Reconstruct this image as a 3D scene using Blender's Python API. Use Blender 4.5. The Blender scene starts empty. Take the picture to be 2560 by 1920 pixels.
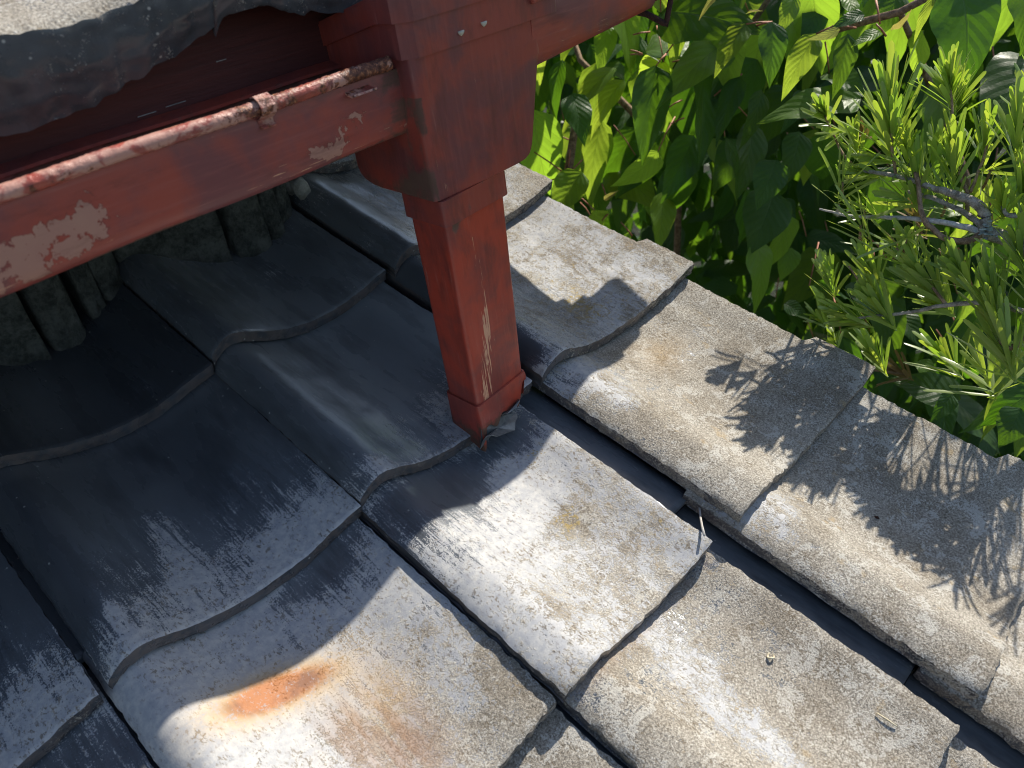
import bpy, math, random
import numpy as np
from mathutils import Vector, Matrix

# ------------------------------------------------------------------ camera, sky, sun, exposure
S = math.radians(16.9)            # pitch of the lower roof
TW, TL = .265, .2658              # tile pitch across and down the slope
scene = bpy.context.scene
SUN = Vector((1.0, .09, 1.0)).normalized()
cam_d = bpy.data.cameras.new('camera'); cam = bpy.data.objects.new('camera', cam_d)
scene.collection.objects.link(cam); scene.camera = cam
CR = np.array([[.68612089, -.71771198, -.11885973], [-.48172079, -.32579177, -.81351386], [.54514513, .61542606, -.56926932]])
CC = np.array([-.53095341, -.802264, .44948514])
m = Matrix.Identity(4)
for r in range(3):
    m[r][0] = CR[0][r]; m[r][1] = -CR[1][r]; m[r][2] = -CR[2][r]; m[r][3] = CC[r]
cam.matrix_world = m
cam_d.sensor_width = 36; cam_d.lens = 1953.35 / 2560 * 36
cam_d.clip_start = .02; cam_d.clip_end = 200
cam_d.dof.use_dof = True; cam_d.dof.focus_distance = .84; cam_d.dof.aperture_fstop = cam_d.lens / 3.6
w = bpy.data.worlds.new('World'); scene.world = w; w.use_nodes = True
nt = w.node_tree; nt.nodes.clear()
sky = nt.nodes.new('ShaderNodeTexSky'); sky.sky_type = 'NISHITA'; sky.sun_disc = False
sky.sun_elevation = math.asin(SUN.z); sky.sun_rotation = math.pi / 2 - math.atan2(SUN.y, SUN.x)
bg = nt.nodes.new('ShaderNodeBackground'); bg.inputs[1].default_value = .115
ow = nt.nodes.new('ShaderNodeOutputWorld')
nt.links.new(sky.outputs[0], bg.inputs[0]); nt.links.new(bg.outputs[0], ow.inputs[0])
sun_d = bpy.data.lights.new('sun', 'SUN'); sun_d.energy = 4.8; sun_d.angle = math.radians(.53); sun_d.color = (1, .93, .81)
sun = bpy.data.objects.new('sun', sun_d); scene.collection.objects.link(sun)
sun.rotation_euler = (-SUN).to_track_quat('-Z', 'Y').to_euler(); sun.location = (3, 1, 3)
vs = scene.view_settings; vs.view_transform = 'Standard'; vs.look = 'None'; vs.gamma = 1; vs.exposure = .48
vs.use_curve_mapping = False
scene.cycles.filter_width = 1.0

# ------------------------------------------------------------------ helpers
RNG = random.Random(11)
NR = np.random.RandomState(5)
COL = scene.collection
F = 1953.35
def ray(u, v):
    d = CR.T @ np.array([(u - 1280) / F, (v - 960) / F, 1.]); return d
def at(u, v, dist):                       # a point of the place seen at photo pixel u, v at that distance
    d = ray(u, v); return Vector(CC + d / np.linalg.norm(d) * dist)
def RP(x, yd, h):                         # roof frame: across, down the slope, off the surface
    return Vector((x, -yd * math.cos(S) - h * math.sin(S), -yd * math.sin(S) + h * math.cos(S)))

def tag(o, label=None, cat=None, group=None, kind=None):
    if label: o['label'] = label
    if cat: o['category'] = cat
    if group: o['group'] = group
    if kind: o['kind'] = kind
    return o
def empty(name, loc=(0, 0, 0), parent=None):
    o = bpy.data.objects.new(name, None); COL.objects.link(o); o.location = loc; o.empty_display_size = .05
    if parent: o.parent = parent
    return o
def mesh_obj(name, V, Fc, mat, parent=None, smooth=True, attrs=None, uv=None, loc=None, rot=None):
    me = bpy.data.meshes.new(name)
    me.from_pydata([tuple(map(float, v)) for v in V], [], [tuple(map(int, f)) for f in Fc])
    if mat: 
        for mm in (mat if isinstance(mat, (list, tuple)) else [mat]): me.materials.append(mm)
    if smooth: me.polygons.foreach_set('use_smooth', [True] * len(me.polygons))
    if attrs:
        for k, a in attrs.items():
            at_ = me.color_attributes.new(k, 'FLOAT_COLOR', 'POINT')
            c = np.ones((len(V), 4), np.float32); c[:, :3] = np.asarray(a)[:, :3]
            at_.data.foreach_set('color', c.ravel())
    if uv is not None:
        ul = me.uv_layers.new(name='UVMap'); idx = np.empty(len(me.loops), np.int32); me.loops.foreach_get('vertex_index', idx)
        ul.data.foreach_set('uv', np.asarray(uv, np.float32)[idx].ravel())
    me.update()
    o = bpy.data.objects.new(name, me); COL.objects.link(o)
    if parent: o.parent = parent
    if loc is not None: o.location = loc
    if rot is not None: o.rotation_euler = rot
    return o
class MB:
    def __init__(s): s.v = []; s.f = []
    def add(s, V, Fc):
        n = len(s.v); s.v += [tuple(v) for v in V]; s.f += [tuple(i + n for i in f) for f in Fc]
    def box(s, x0, x1, y0, y1, z0, z1):
        s.add([(x0,y0,z0),(x1,y0,z0),(x1,y1,z0),(x0,y1,z0),(x0,y0,z1),(x1,y0,z1),(x1,y1,z1),(x0,y1,z1)],
              [(0,3,2,1),(4,5,6,7),(0,1,5,4),(1,2,6,5),(2,3,7,6),(3,0,4,7)])
    def loft(s, loops, closed=True, cap0=False, cap1=False):
        n = len(loops[0]); V = [p for l in loops for p in l]; Fc = []
        for i in range(len(loops) - 1):
            for j in range(n if closed else n - 1):
                k = (j + 1) % n
                Fc.append((i*n+j, i*n+k, (i+1)*n+k, (i+1)*n+j))
        if cap0: Fc.append(tuple(reversed(range(n))))
        if cap1: Fc.append(tuple((len(loops)-1)*n + j for j in range(n)))
        s.add(V, Fc)
    def tube(s, pts, rads, n=8, jit=0.0):
        pts = [Vector(p) for p in pts]; loops = []; ref = Vector((.3, .2, 1)).normalized()
        for i, p in enumerate(pts):
            t = (pts[min(i+1, len(pts)-1)] - pts[max(i-1, 0)]).normalized()
            a = t.cross(ref); a = a.normalized() if a.length > 1e-4 else Vector((1, 0, 0)); b = t.cross(a)
            r = rads[i] if hasattr(rads, '__len__') else rads
            loops.append([p + (a * math.cos(2*math.pi*k/n) + b * math.sin(2*math.pi*k/n)) * r * (1 + RNG.uniform(-jit, jit)) for k in range(n)])
        s.loft(loops, True, True, True)
    def build(s, name, mat, parent=None, smooth=True, **k): return mesh_obj(name, s.v, s.f, mat, parent, smooth, **k)

def vnoise(x, y, seed=0):                 # smooth value noise in numpy
    rs = np.random.RandomState(seed); T = rs.rand(256, 256)
    xi = np.floor(x).astype(int); yi = np.floor(y).astype(int); fx = x - xi; fy = y - yi
    fx = fx*fx*(3-2*fx); fy = fy*fy*(3-2*fy)
    g = lambda a, b: T[a % 256, b % 256]
    return (g(xi,yi)*(1-fx)+g(xi+1,yi)*fx)*(1-fy)+(g(xi,yi+1)*(1-fx)+g(xi+1,yi+1)*fx)*fy
def sstep(a, b, x): t = np.clip((x-a)/(b-a), 0, 1); return t*t*(3-2*t)

# ---- node helpers
class NG:
    def __init__(s, name):
        s.m = bpy.data.materials.new(name); s.m.use_nodes = True; s.t = s.m.node_tree; s.t.nodes.clear()
        s.out = s.t.nodes.new('ShaderNodeOutputMaterial')
    def n(s, typ, **k):
        nd = s.t.nodes.new('ShaderNode' + typ)
        for a, b in k.items(): setattr(nd, a, b)
        return nd
    def put(s, sock, val):
        if isinstance(val, bpy.types.NodeSocket): s.t.links.new(val, sock)
        elif isinstance(val, (tuple, list)): sock.default_value = (*val, 1) if len(val) == 3 and sock.type == 'RGBA' else val
        else: sock.default_value = val
    def math(s, op, a, b=0., c=0., clamp=False):
        nd = s.n('Math', operation=op, use_clamp=clamp); s.put(nd.inputs[0], a); s.put(nd.inputs[1], b); s.put(nd.inputs[2], c); return nd.outputs[0]
    def ss(s, x, a, b):
        nd = s.n('MapRange', interpolation_type='SMOOTHSTEP'); s.put(nd.inputs[0], x); s.put(nd.inputs[1], a); s.put(nd.inputs[2], b); return nd.outputs[0]
    def mix(s, f, a, b, mode='MIX'):
        nd = s.n('Mix', data_type='RGBA', blend_type=mode); s.put(nd.inputs[0], f); s.put(nd.inputs[6], a); s.put(nd.inputs[7], b); return nd.outputs[2]
    def mixf(s, f, a, b):
        nd = s.n('Mix', data_type='FLOAT'); s.put(nd.inputs[0], f); s.put(nd.inputs[2], a); s.put(nd.inputs[3], b); return nd.outputs[0]
    def vec(s, scale=(1,1,1), src='Object', rnd=True, rot=(0,0,0)):
        tc = s.n('TexCoord'); v = tc.outputs[src]
        if rnd:
            oi = s.n('ObjectInfo'); mu = s.n('VectorMath', operation='SCALE'); mu.inputs[0].default_value = (7.3, 3.1, 5.7); s.t.links.new(oi.outputs['Random'], mu.inputs['Scale'])
            ad = s.n('VectorMath', operation='ADD'); s.t.links.new(v, ad.inputs[0]); s.t.links.new(mu.outputs[0], ad.inputs[1]); v = ad.outputs[0]
        mp = s.n('Mapping'); s.t.links.new(v, mp.inputs[0]); mp.inputs['Scale'].default_value = scale; mp.inputs['Rotation'].default_value = rot
        return mp.outputs[0]
    def noise(s, v, scale, detail=4, rough=.55, dist=0.):
        nd = s.n('TexNoise'); s.put(nd.inputs['Vector'], v); nd.inputs['Scale'].default_value = scale; nd.inputs['Detail'].default_value = detail
        nd.inputs['Roughness'].default_value = rough; nd.inputs['Distortion'].default_value = dist; return nd.outputs[0]
    def voro(s, v, scale, feat='F1', out=0):
        nd = s.n('TexVoronoi', feature=feat); s.put(nd.inputs['Vector'], v); nd.inputs['Scale'].default_value = scale; return nd.outputs[out]
    def ramp(s, f, stops):
        nd = s.n('ValToRGB'); s.put(nd.inputs[0], f); e = nd.color_ramp.elements
        while len(e) < len(stops): e.new(.5)
        for k, (p, c) in zip(e, stops): k.position = p; k.color = (*c, 1)
        return nd.outputs[0]
    def attr(s, name):
        nd = s.n('Attribute', attribute_name=name); sp = s.n('SeparateColor'); s.t.links.new(nd.outputs['Color'], sp.inputs[0]); return sp.outputs
    def bump(s, h, strength, dist, prev=None):
        nd = s.n('Bump'); s.put(nd.inputs['Height'], h); nd.inputs['Strength'].default_value = strength; nd.inputs['Distance'].default_value = dist
        if prev: s.t.links.new(prev, nd.inputs['Normal'])
        return nd.outputs[0]
    def bsdf(s, col, rough=.5, normal=None, spec=.5, metal=0., **k):
        b = s.n('BsdfPrincipled'); s.put(b.inputs['Base Color'], col); s.put(b.inputs['Roughness'], rough); s.put(b.inputs['Metallic'], metal)
        s.put(b.inputs['Specular IOR Level'], spec)
        if normal: s.t.links.new(normal, b.inputs['Normal'])
        return b.outputs[0]
    def done(s, sh): s.t.links.new(sh, s.out.inputs[0]); return s.m

# ------------------------------------------------------------------ materials
def mat_tile():
    g = NG('weathered_clay_tile')
    A = g.attr('wear'); B = g.attr('stain')                # silver, sand, grey film with painted sheen / rust, brown, lichen
    v = g.vec()
    vst = g.vec((1, .09, 1))
    # smoked dark glaze
    n1 = g.noise(g.vec((1, .25, 1)), 30, 5, .6)
    dark = g.mix(n1, (.021, .024, .029), (.056, .062, .073))
    fine = g.noise(v, 700, 2, .6)
    grain = g.noise(v, 500, 3, .72)
    streak = g.noise(vst, 150, 4, .62)
    streak2 = g.noise(g.vec((1, .035, 1)), 430, 3, .6)
    blot = g.noise(v, 26, 5, .62, .4)
    mid = g.noise(v, 120, 4, .7)
    # silvery bloom
    comb = g.math('ADD', g.math('MULTIPLY', streak, .20), g.math('ADD', g.math('MULTIPLY', blot, .19), g.math('ADD', g.math('MULTIPLY', streak2, .22), g.math('ADD', g.math('MULTIPLY', fine, .27), g.math('MULTIPLY', mid, .12)))))
    thr = g.math('SUBTRACT', .68, g.math('MULTIPLY', A[0], .36))
    ms = g.ss(comb, g.math('SUBTRACT', thr, .022), g.math('ADD', thr, .022))
    ms = g.math('MULTIPLY', ms, g.ss(A[0], .01, .12))
    sil = g.mix(g.noise(vst, 60, 4, .6), (.27, .285, .315), (.385, .39, .405))
    sil = g.mix(g.ss(mid, .35, .7), sil, (.465, .46, .445))
    # thin film between, and sky sheen painted in as grey
    film = g.math('MULTIPLY', g.ss(comb, g.math('SUBTRACT', thr, .14), thr), .32)
    dark = g.mix(g.math('MULTIPLY', A[2], g.ss(g.math('ADD', g.math('MULTIPLY', n1, .85), g.math('MULTIPLY', streak, .15)), .12, .60)), dark, (.235, .255, .270))
    c = g.mix(film, dark, (.15, .175, .215))
    c = g.mix(ms, c, sil)
    # sandy bare body
    sd = g.ramp(grain, [(.28, (.09, .08, .068)), (.41, (.225, .205, .175)), (.52, (.345, .318, .272)), (.62, (.465, .435, .38)), (.75, (.66, .63, .57))])
    sd = g.mix(g.ss(g.noise(v, 14, 3, .5), .35, .7), sd, (.36, .33, .29), 'MULTIPLY') if False else sd
    sd = g.mix(g.math('MULTIPLY', g.ss(g.noise(v, 13, 5, .65), .42, .64), .75), sd, g.mix(1., sd, (.66, .62, .57), 'MULTIPLY'))
    pl = g.math('MULTIPLY', g.ss(g.math('ADD', g.math('MULTIPLY', g.noise(v, 34, 5, .7, .6), .7), g.math('MULTIPLY', grain, .3)), .53, .57), .55)
    sd = g.mix(pl, sd, (.50, .49, .455))
    sd = g.mix(g.math('MULTIPLY', g.ss(g.noise(g.vec((1, .7, 1.3)), 46, 5, .7), .60, .68), .5), sd, (.36, .27, .15))
    comb2 = g.math('ADD', g.math('MULTIPLY', grain, .34), g.math('ADD', g.math('MULTIPLY', blot, .24), g.math('ADD', g.math('MULTIPLY', mid, .26), g.math('MULTIPLY', streak, .16))))
    thr2 = g.math('SUBTRACT', .67, g.math('MULTIPLY', A[1], .34))
    md = g.ss(comb2, g.math('SUBTRACT', thr2, .02), g.math('ADD', thr2, .02))
    md = g.math('MULTIPLY', md, g.ss(A[1], .01, .12))
    c = g.mix(md, c, sd)
    # small pits where the bloom has popped off
    vo = g.noise(g.vec((1, .6, 1)), 330, 3, .7, .3); pit = g.math('MULTIPLY', g.ss(vo, .545, .60), g.ss(g.noise(v, 48, 4, .65), .40, .60))
    pit = g.math('MULTIPLY', pit, ms)
    c = g.mix(g.math('MULTIPLY', pit, .8), c, g.mix(blot, (.07, .065, .06), (.20, .15, .09)))
    # brown smear, rust, ochre lichen
    c = g.mix(g.math('MULTIPLY', B[1], g.ss(g.noise(vst, 90, 4), .30, .62)), c, (.27, .185, .135))
    rs_ = g.math('MULTIPLY', B[0], g.ss(g.noise(vst, 130, 5, .65), .05, .52))
    rcol = g.mix(g.ss(B[0], .30, .95), (.50, .33, .14), g.mix(g.ss(blot, .4, .6), (.20, .075, .028), (.40, .15, .045)))
    c = g.mix(g.math('MINIMUM', g.math('MULTIPLY', g.math('MULTIPLY', rs_, g.ss(g.math('ADD', g.math('MULTIPLY', grain, .5), g.math('MULTIPLY', mid, .5)), .30, .52)), 1.35), .93), c, rcol)
    lm = g.math('MULTIPLY', g.ss(g.math('ADD', g.math('MULTIPLY', mid, .6), g.math('MULTIPLY', grain, .4)), g.math('SUBTRACT', .66, g.math('MULTIPLY', B[2], .26)), g.math('SUBTRACT', .70, g.math('MULTIPLY', B[2], .26))), g.ss(B[2], .02, .2))
    c = g.mix(g.math('MULTIPLY', lm, .75), c, (.34, .25, .085))
    # pale dust specks
    vo2 = g.voro(g.vec(), 95); vcol = g.voro(g.vec(), 95, out=1)
    spc = g.n('SeparateColor'); g.t.links.new(vcol, spc.inputs[0])
    dust = g.math('MULTIPLY', g.ss(vo2, .13, .07), g.ss(spc.outputs[0], .80, .90))
    c = g.mix(g.math('MULTIPLY', dust, g.math('SUBTRACT', .8, g.math('MULTIPLY', md, .8))), c, (.45, .45, .42))
    rough = g.mixf(ms, g.mixf(n1, .21, .34), .62); rough = g.mixf(md, rough, .9); rough = g.mixf(g.math('MULTIPLY', B[0], .7), rough, .85)
    hb = g.math('ADD', g.math('MULTIPLY', g.math('MULTIPLY', grain, md), 1.0), g.math('MULTIPLY', g.math('SUBTRACT', 1., md), g.math('MULTIPLY', ms, .12)))
    nb = g.bump(hb, .65, .0020)
    nb = g.bump(g.math('MULTIPLY', fine, g.math('ADD', .08, g.math('MULTIPLY', ms, .25))), .5, .0008, nb)
    nb = g.bump(g.noise(g.vec((1, .3, 1)), 22, 4), .25, .003, nb)
    return g.done(g.bsdf(c, rough, nb, g.mixf(md, .62, .25)))

def mat_red(name, streak_axis=0, peel=0., rust=0., scratch=0., tint=(1, 1, 1)):
    g = NG(name); A = g.attr('wear')                       # peel, dirt and painted shade, scratch
    v = g.vec(rnd=False)
    sc = [1, 1, 1]; sc[streak_axis] = .06
    st = g.noise(g.vec(tuple(sc), rnd=False), 260, 4, .65)
    big = g.noise(v, 14, 4, .55, .6); midn = g.noise(v, 55, 5, .62)
    base = g.mix(g.ss(g.math('ADD', g.math('MULTIPLY', big, .75), g.math('MULTIPLY', midn, .25)), .40, .60), (.32, .058, .036), (.185, .052, .047))
    base = g.mix(g.math('MULTIPLY', g.ss(st, .45, .75), .28), base, (.36, .105, .08))
    base = g.mix(g.math('MULTIPLY', g.ss(g.noise(v, 8, 3), .5, .72), .4), base, (.38, .05, .028))
    base = g.mix(1., base, tuple(q*1.12 for q in tint), 'MULTIPLY')
    # thin chalky scuffs
    scf = g.math('MULTIPLY', g.ss(st, .60, .72), g.ss(g.noise(v, 22, 3), .50, .66))
    base = g.mix(g.math('MULTIPLY', scf, .45), base, (.45, .22, .18))
    # peeled flakes
    pn = g.math('ADD', g.math('MULTIPLY', g.noise(v, 62, 6, .62, .5), .66), g.math('MULTIPLY', g.noise(v, 230, 4, .6), .34))
    thr = g.math('SUBTRACT', .84, g.math('MULTIPLY', A[0], .40))
    pm = g.ss(pn, g.math('SUBTRACT', thr, .006), g.math('ADD', thr, .006))
    pc = g.mix(g.noise(v, 40, 3), (.36, .165, .13), (.42, .23, .16))
    rim_ = g.math('SUBTRACT', g.ss(pn, g.math('SUBTRACT', thr, .035), thr), pm, clamp=True)
    c = g.mix(g.math('MULTIPLY', rim_, .55), base, (.09, .025, .02))
    c = g.mix(pm, c, pc)
    # long scratches down to the primer
    sm = g.ss(g.math('ADD', g.math('MULTIPLY', g.noise(g.vec(tuple(.03 if q == streak_axis else 1 for q in range(3)), rnd=False), 620, 3, .6), .80), g.math('MULTIPLY', midn, .20)), g.math('SUBTRACT', .78, g.math('MULTIPLY', A[2], .36)), g.math('SUBTRACT', .80, g.math('MULTIPLY', A[2], .36)))
    sm = g.math('MULTIPLY', sm, g.ss(A[2], .02, .2))
    c = g.mix(sm, c, (.62, .33, .20))
    # grime; also carries the shade painted inside the left trough
    dm0 = g.math('MULTIPLY', g.ss(g.noise(g.vec(tuple(1 if q != streak_axis else .25 for q in range(3)), rnd=False), 42, 7, .72), .50, .66), .42)
    c = g.mix(dm0, c, (.10, .030, .024))
    dm = g.math('MULTIPLY', g.ss(g.math('ADD', g.math('MULTIPLY', midn, .7), g.math('MULTIPLY', st, .3)), g.math('SUBTRACT', .80, g.math('MULTIPLY', A[1], .5)), g.math('SUBTRACT', 1.02, g.math('MULTIPLY', A[1], .5))), g.ss(A[1], .02, .3))
    c = g.mix(g.math('MULTIPLY', dm, .92), c, g.mix(midn, (.035, .018, .013), (.14, .085, .055)))
    hb = g.math('ADD', g.math('MULTIPLY', st, .25), g.math('MULTIPLY', g.math('SUBTRACT', 1., pm), .35))
    nb = g.bump(hb, .35, .0012)
    nb = g.bump(big, .3, .003, nb)
    if rust > 0:
        rn = g.noise(v, 110, 5, .7); rm = g.ss(rn, g.math('SUBTRACT', .66, g.math('MULTIPLY', A[0], .30)), g.math('SUBTRACT', .72, g.math('MULTIPLY', A[0], .30)))
        rc = g.ramp(g.noise(v, 320, 4, .7), [(.3, (.035, .012, .008)), (.5, (.13, .04, .022)), (.62, (.36, .14, .06)), (.78, (.55, .33, .24))])
        c = g.mix(rm, c, rc)
        wm = g.ss(g.noise(v, 45, 5, .6, .5), .47, .56)
        c = g.mix(g.math('MULTIPLY', g.math('MULTIPLY', wm, g.math('SUBTRACT', 1., rm)), .85), c, (.50, .28, .22))
        nb = g.bump(g.math('MULTIPLY', rn, g.math('ADD', .1, A[0])), .8, .0040, nb)
    rough = g.mixf(pm, g.mixf(midn, .30, .48), .6); rough = g.mixf(dm, rough, .85)
    return g.done(g.bsdf(c, rough, nb, .5))

def mat_simple(name, c0, c1, scale=40, rough=.8, bump=.5, bd=.003, metal=0., vscale=(1, 1, 1), spec=.4):
    g = NG(name); v = g.vec(vscale); n = g.noise(v, scale, 6, .65)
    n2 = g.noise(v, scale * 5, 4, .7)
    c = g.mix(g.ss(g.math('ADD', g.math('MULTIPLY', n, .65), g.math('MULTIPLY', n2, .35)), .36, .64), c0, c1)
    nb = g.bump(g.math('ADD', n, g.math('MULTIPLY', n2, .4)), bump, bd)
    return g.done(g.bsdf(c, rough, nb, spec, metal))

def mat_leaf(name, dif, trans, back, veins=True, tf=.5, rough=.38, vcol=None, spec=.28):
    g = NG(name); oi = g.n('ObjectInfo'); rnd = oi.outputs['Random']
    isl = g.n('NewGeometry').outputs['Random Per Island']
    r = g.math('FRACT', g.math('ADD', rnd, isl))
    n = g.noise(g.vec(), 25, 4)
    c = g.mix(g.math('MULTIPLY', r, .8), dif, tuple(min(1, k * 1.7 + .012) for k in dif))
    c = g.mix(g.math('MULTIPLY', g.ss(n, .4, .7), .35), c, tuple(k * .6 for k in dif))
    t = g.mix(r, trans, (trans[0] * .62, trans[1] * .85, trans[2] * .6))
    hb = None; nb = None
    if veins:
        uvn = g.n('UVMap'); sp = g.n('SeparateXYZ'); g.t.links.new(uvn.outputs[0], sp.inputs[0]); X, Y = sp.outputs[0], sp.outputs[1]
        ax = g.math('ABSOLUTE', g.math('SUBTRACT', X, .5))                 # 0 at midrib .. .5 at margin
        side = g.math('FRACT', g.math('MULTIPLY', g.math('SUBTRACT', Y, g.math('MULTIPLY', g.math('POWER', ax, .85), .55)), 8.))
        sv = g.math('ABSOLUTE', g.math('SUBTRACT', side, .5))
        svm = g.ss(sv, .085, .02)
        mr = g.ss(ax, .022, .008)
        ter = g.math('MULTIPLY', g.ss(g.math('ABSOLUTE', g.math('SUBTRACT', g.math('FRACT', g.math('MULTIPLY', g.math('ADD', ax, g.math('MULTIPLY', Y, .15)), 30.)), .5)), .12, .03), .35)
        vm = g.math('MAXIMUM', g.math('MAXIMUM', svm, mr), ter)
        c = g.mix(g.math('MULTIPLY', vm, .38), c, vcol or tuple(min(1, k * 2.2 + .03) for k in dif))
        t = g.mix(g.math('MULTIPLY', vm, .5), t, (trans[0] * .45, trans[1] * .55, trans[2] * .4))
        quilt = g.math('SUBTRACT', g.math('MULTIPLY', sv, 1.6), g.math('MULTIPLY', mr, 1.))
        nb = g.bump(quilt, .32, .0020)
        nb = g.bump(g.math('MULTIPLY', n, 1.), .25, .002, nb)
    geo = g.n('NewGeometry'); c = g.mix(geo.outputs['Backfacing'], c, back)
    d = g.n('BsdfDiffuse'); g.put(d.inputs[0], c)
    p = g.bsdf(c, rough, nb, spec)
    tr = g.n('BsdfTranslucent'); g.put(tr.inputs[0], t)
    if nb: g.t.links.new(nb, tr.inputs['Normal'])
    mx = g.n('MixShader'); mx.inputs[0].default_value = tf; g.t.links.new(p, mx.inputs[1]); g.t.links.new(tr.outputs[0], mx.inputs[2])
    return g.done(mx.outputs[0])

M_TILE = mat_tile()
M_GUT = mat_red('red_gutter_paint', 0, tint=(.92, 1.05, 1.15))
M_PIPE = mat_red('red_pipe_paint', 2, tint=(1.12, .85, .72))
M_HOP = mat_red('red_hopper_paint', 2, tint=(.80, .84, .90))
M_RIM = mat_red('rusted_rim_paint', 0, rust=.75, tint=(1.1, 1.2, 1.2))
M_FASC = mat_simple('shaded_fascia_wood', (.055, .013, .011), (.095, .022, .018), 60, .65, .6, .002, vscale=(.06, 1, 1))  # base colour darkened to hold the shade under the eave
M_MORT = mat_simple('mossy_mortar', (.025, .029, .025), (.105, .112, .10), 42, .95, 1., .008)
M_MORT2 = mat_simple('pale_mortar', (.22, .22, .20), (.40, .40, .37), 40, .95, .8, .004)
M_WALL = mat_simple('dark_plaster', (.05, .05, .045), (.09, .09, .08), 12, .95, .3, .004)
M_WOOD = mat_simple('old_board', (.05, .035, .025), (.10, .075, .055), 30, .9, .5, .003, vscale=(.1, 1, 1))
M_IRON = mat_simple('rusted_iron', (.018, .010, .008), (.075, .030, .018), 160, .85, .9, .002)
M_ZINC = mat_simple('grey_sheet_metal', (.10, .11, .115), (.20, .21, .22), 50, .45, .3, .001, metal=.4)
M_BARK = mat_simple('grey_bark', (.16, .14, .11), (.48, .44, .38), 140, .9, 1., .002)
M_BARK2 = mat_simple('brown_bark', (.14, .085, .05), (.42, .29, .19), 120, .85, .8, .002)
M_DEAD = mat_simple('bleached_twig', (.30, .28, .25), (.62, .60, .56), 90, .9, .6, .001)
M_LICH = mat_simple('pale_lichen', (.28, .33, .30), (.55, .60, .56), 200, .95, 1., .002)
M_STEM = mat_simple('pink_leaf_stalk', (.34, .10, .06), (.52, .26, .16), 60, .6, .2, .001)
M_SOIL = mat_simple('garden_soil', (.010, .012, .007), (.032, .036, .020), 9, 1., .8, .03)
M_LEAF = mat_leaf('broad_leaf', (.026, .062, .022), (.24, .44, .02), (.05, .085, .045), tf=.40, vcol=(.10, .17, .06))
M_LEAFP = mat_leaf('lit_broad_leaf', (.085, .16, .035), (.56, .72, .06), (.11, .16, .08), tf=.56, vcol=(.2, .27, .1))  # brighter copy of the broad leaf, sunlight put into its colour
M_YEL = mat_leaf('yellowed_leaf', (.40, .32, .10), (.6, .5, .12), (.4, .34, .16), tf=.4)
M_NEED = mat_leaf('podocarp_leaf', (.190, .270, .060), (.66, .80, .07), (.26, .34, .12), veins=False, tf=.38, rough=.34, spec=.6)
M_NEEDY = mat_leaf('young_podocarp_leaf', (.26, .36, .045), (.7, .82, .06), (.2, .28, .07), veins=False, tf=.38, rough=.36)
M_NEEDB = mat_leaf('withered_podocarp_leaf', (.20, .13, .05), (.35, .25, .06), (.2, .14, .07), veins=False, tf=.25, rough=.5)
M_STRAW = mat_simple('pale_straw', (.45, .38, .24), (.75, .68, .50), 300, .8, .4, .0005)

# ------------------------------------------------------------------ ground
g_ = empty  # (the ground is one sheet far below the roof)
gx = np.linspace(-60, 60, 121); GV = []; GF = []
for a in gx:
    for b in gx: GV.append((a, b, -2.7 + .12*math.sin(a*.7)*math.cos(b*.9)))
for i in range(120):
    for j in range(120): GF.append((i*121+j, (i+1)*121+j, (i+1)*121+j+1, i*121+j+1))
tag(mesh_obj('ground', GV, GF, M_SOIL), kind='structure')

# ------------------------------------------------------------------ lower roof
roof = empty('tiled_lower_roof')
tag(roof, 'lower lean-to roof of wavy grey clay tiles below the red gutter', 'roof')
PX = np.array([0, .002, .006, .012, .020, .030, .042, .055, .075, .1, .13, .16, .19, .21, .230])
PH = np.array([.0045, .0100, .0150, .0205, .0255, .0265, .0225, .0150, .0030, -.008, -.0155, -.0180, -.0155, -.0100, -.0040])
VX = np.array([0, .002, .006, .012, .020, .030, .042, .060, .080, .105, .140, .175, .215, .26, .302])
VH = np.array([.0045, .010, .0160, .022, .0275, .0290, .0255, .0175, .0075, -.001, -.0065, -.0080, -.0050, .003, .014])
PXW = np.append(PX, .2565); PHW = np.append(PH, .0030); PXX = np.append(PX, .2600)
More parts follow.
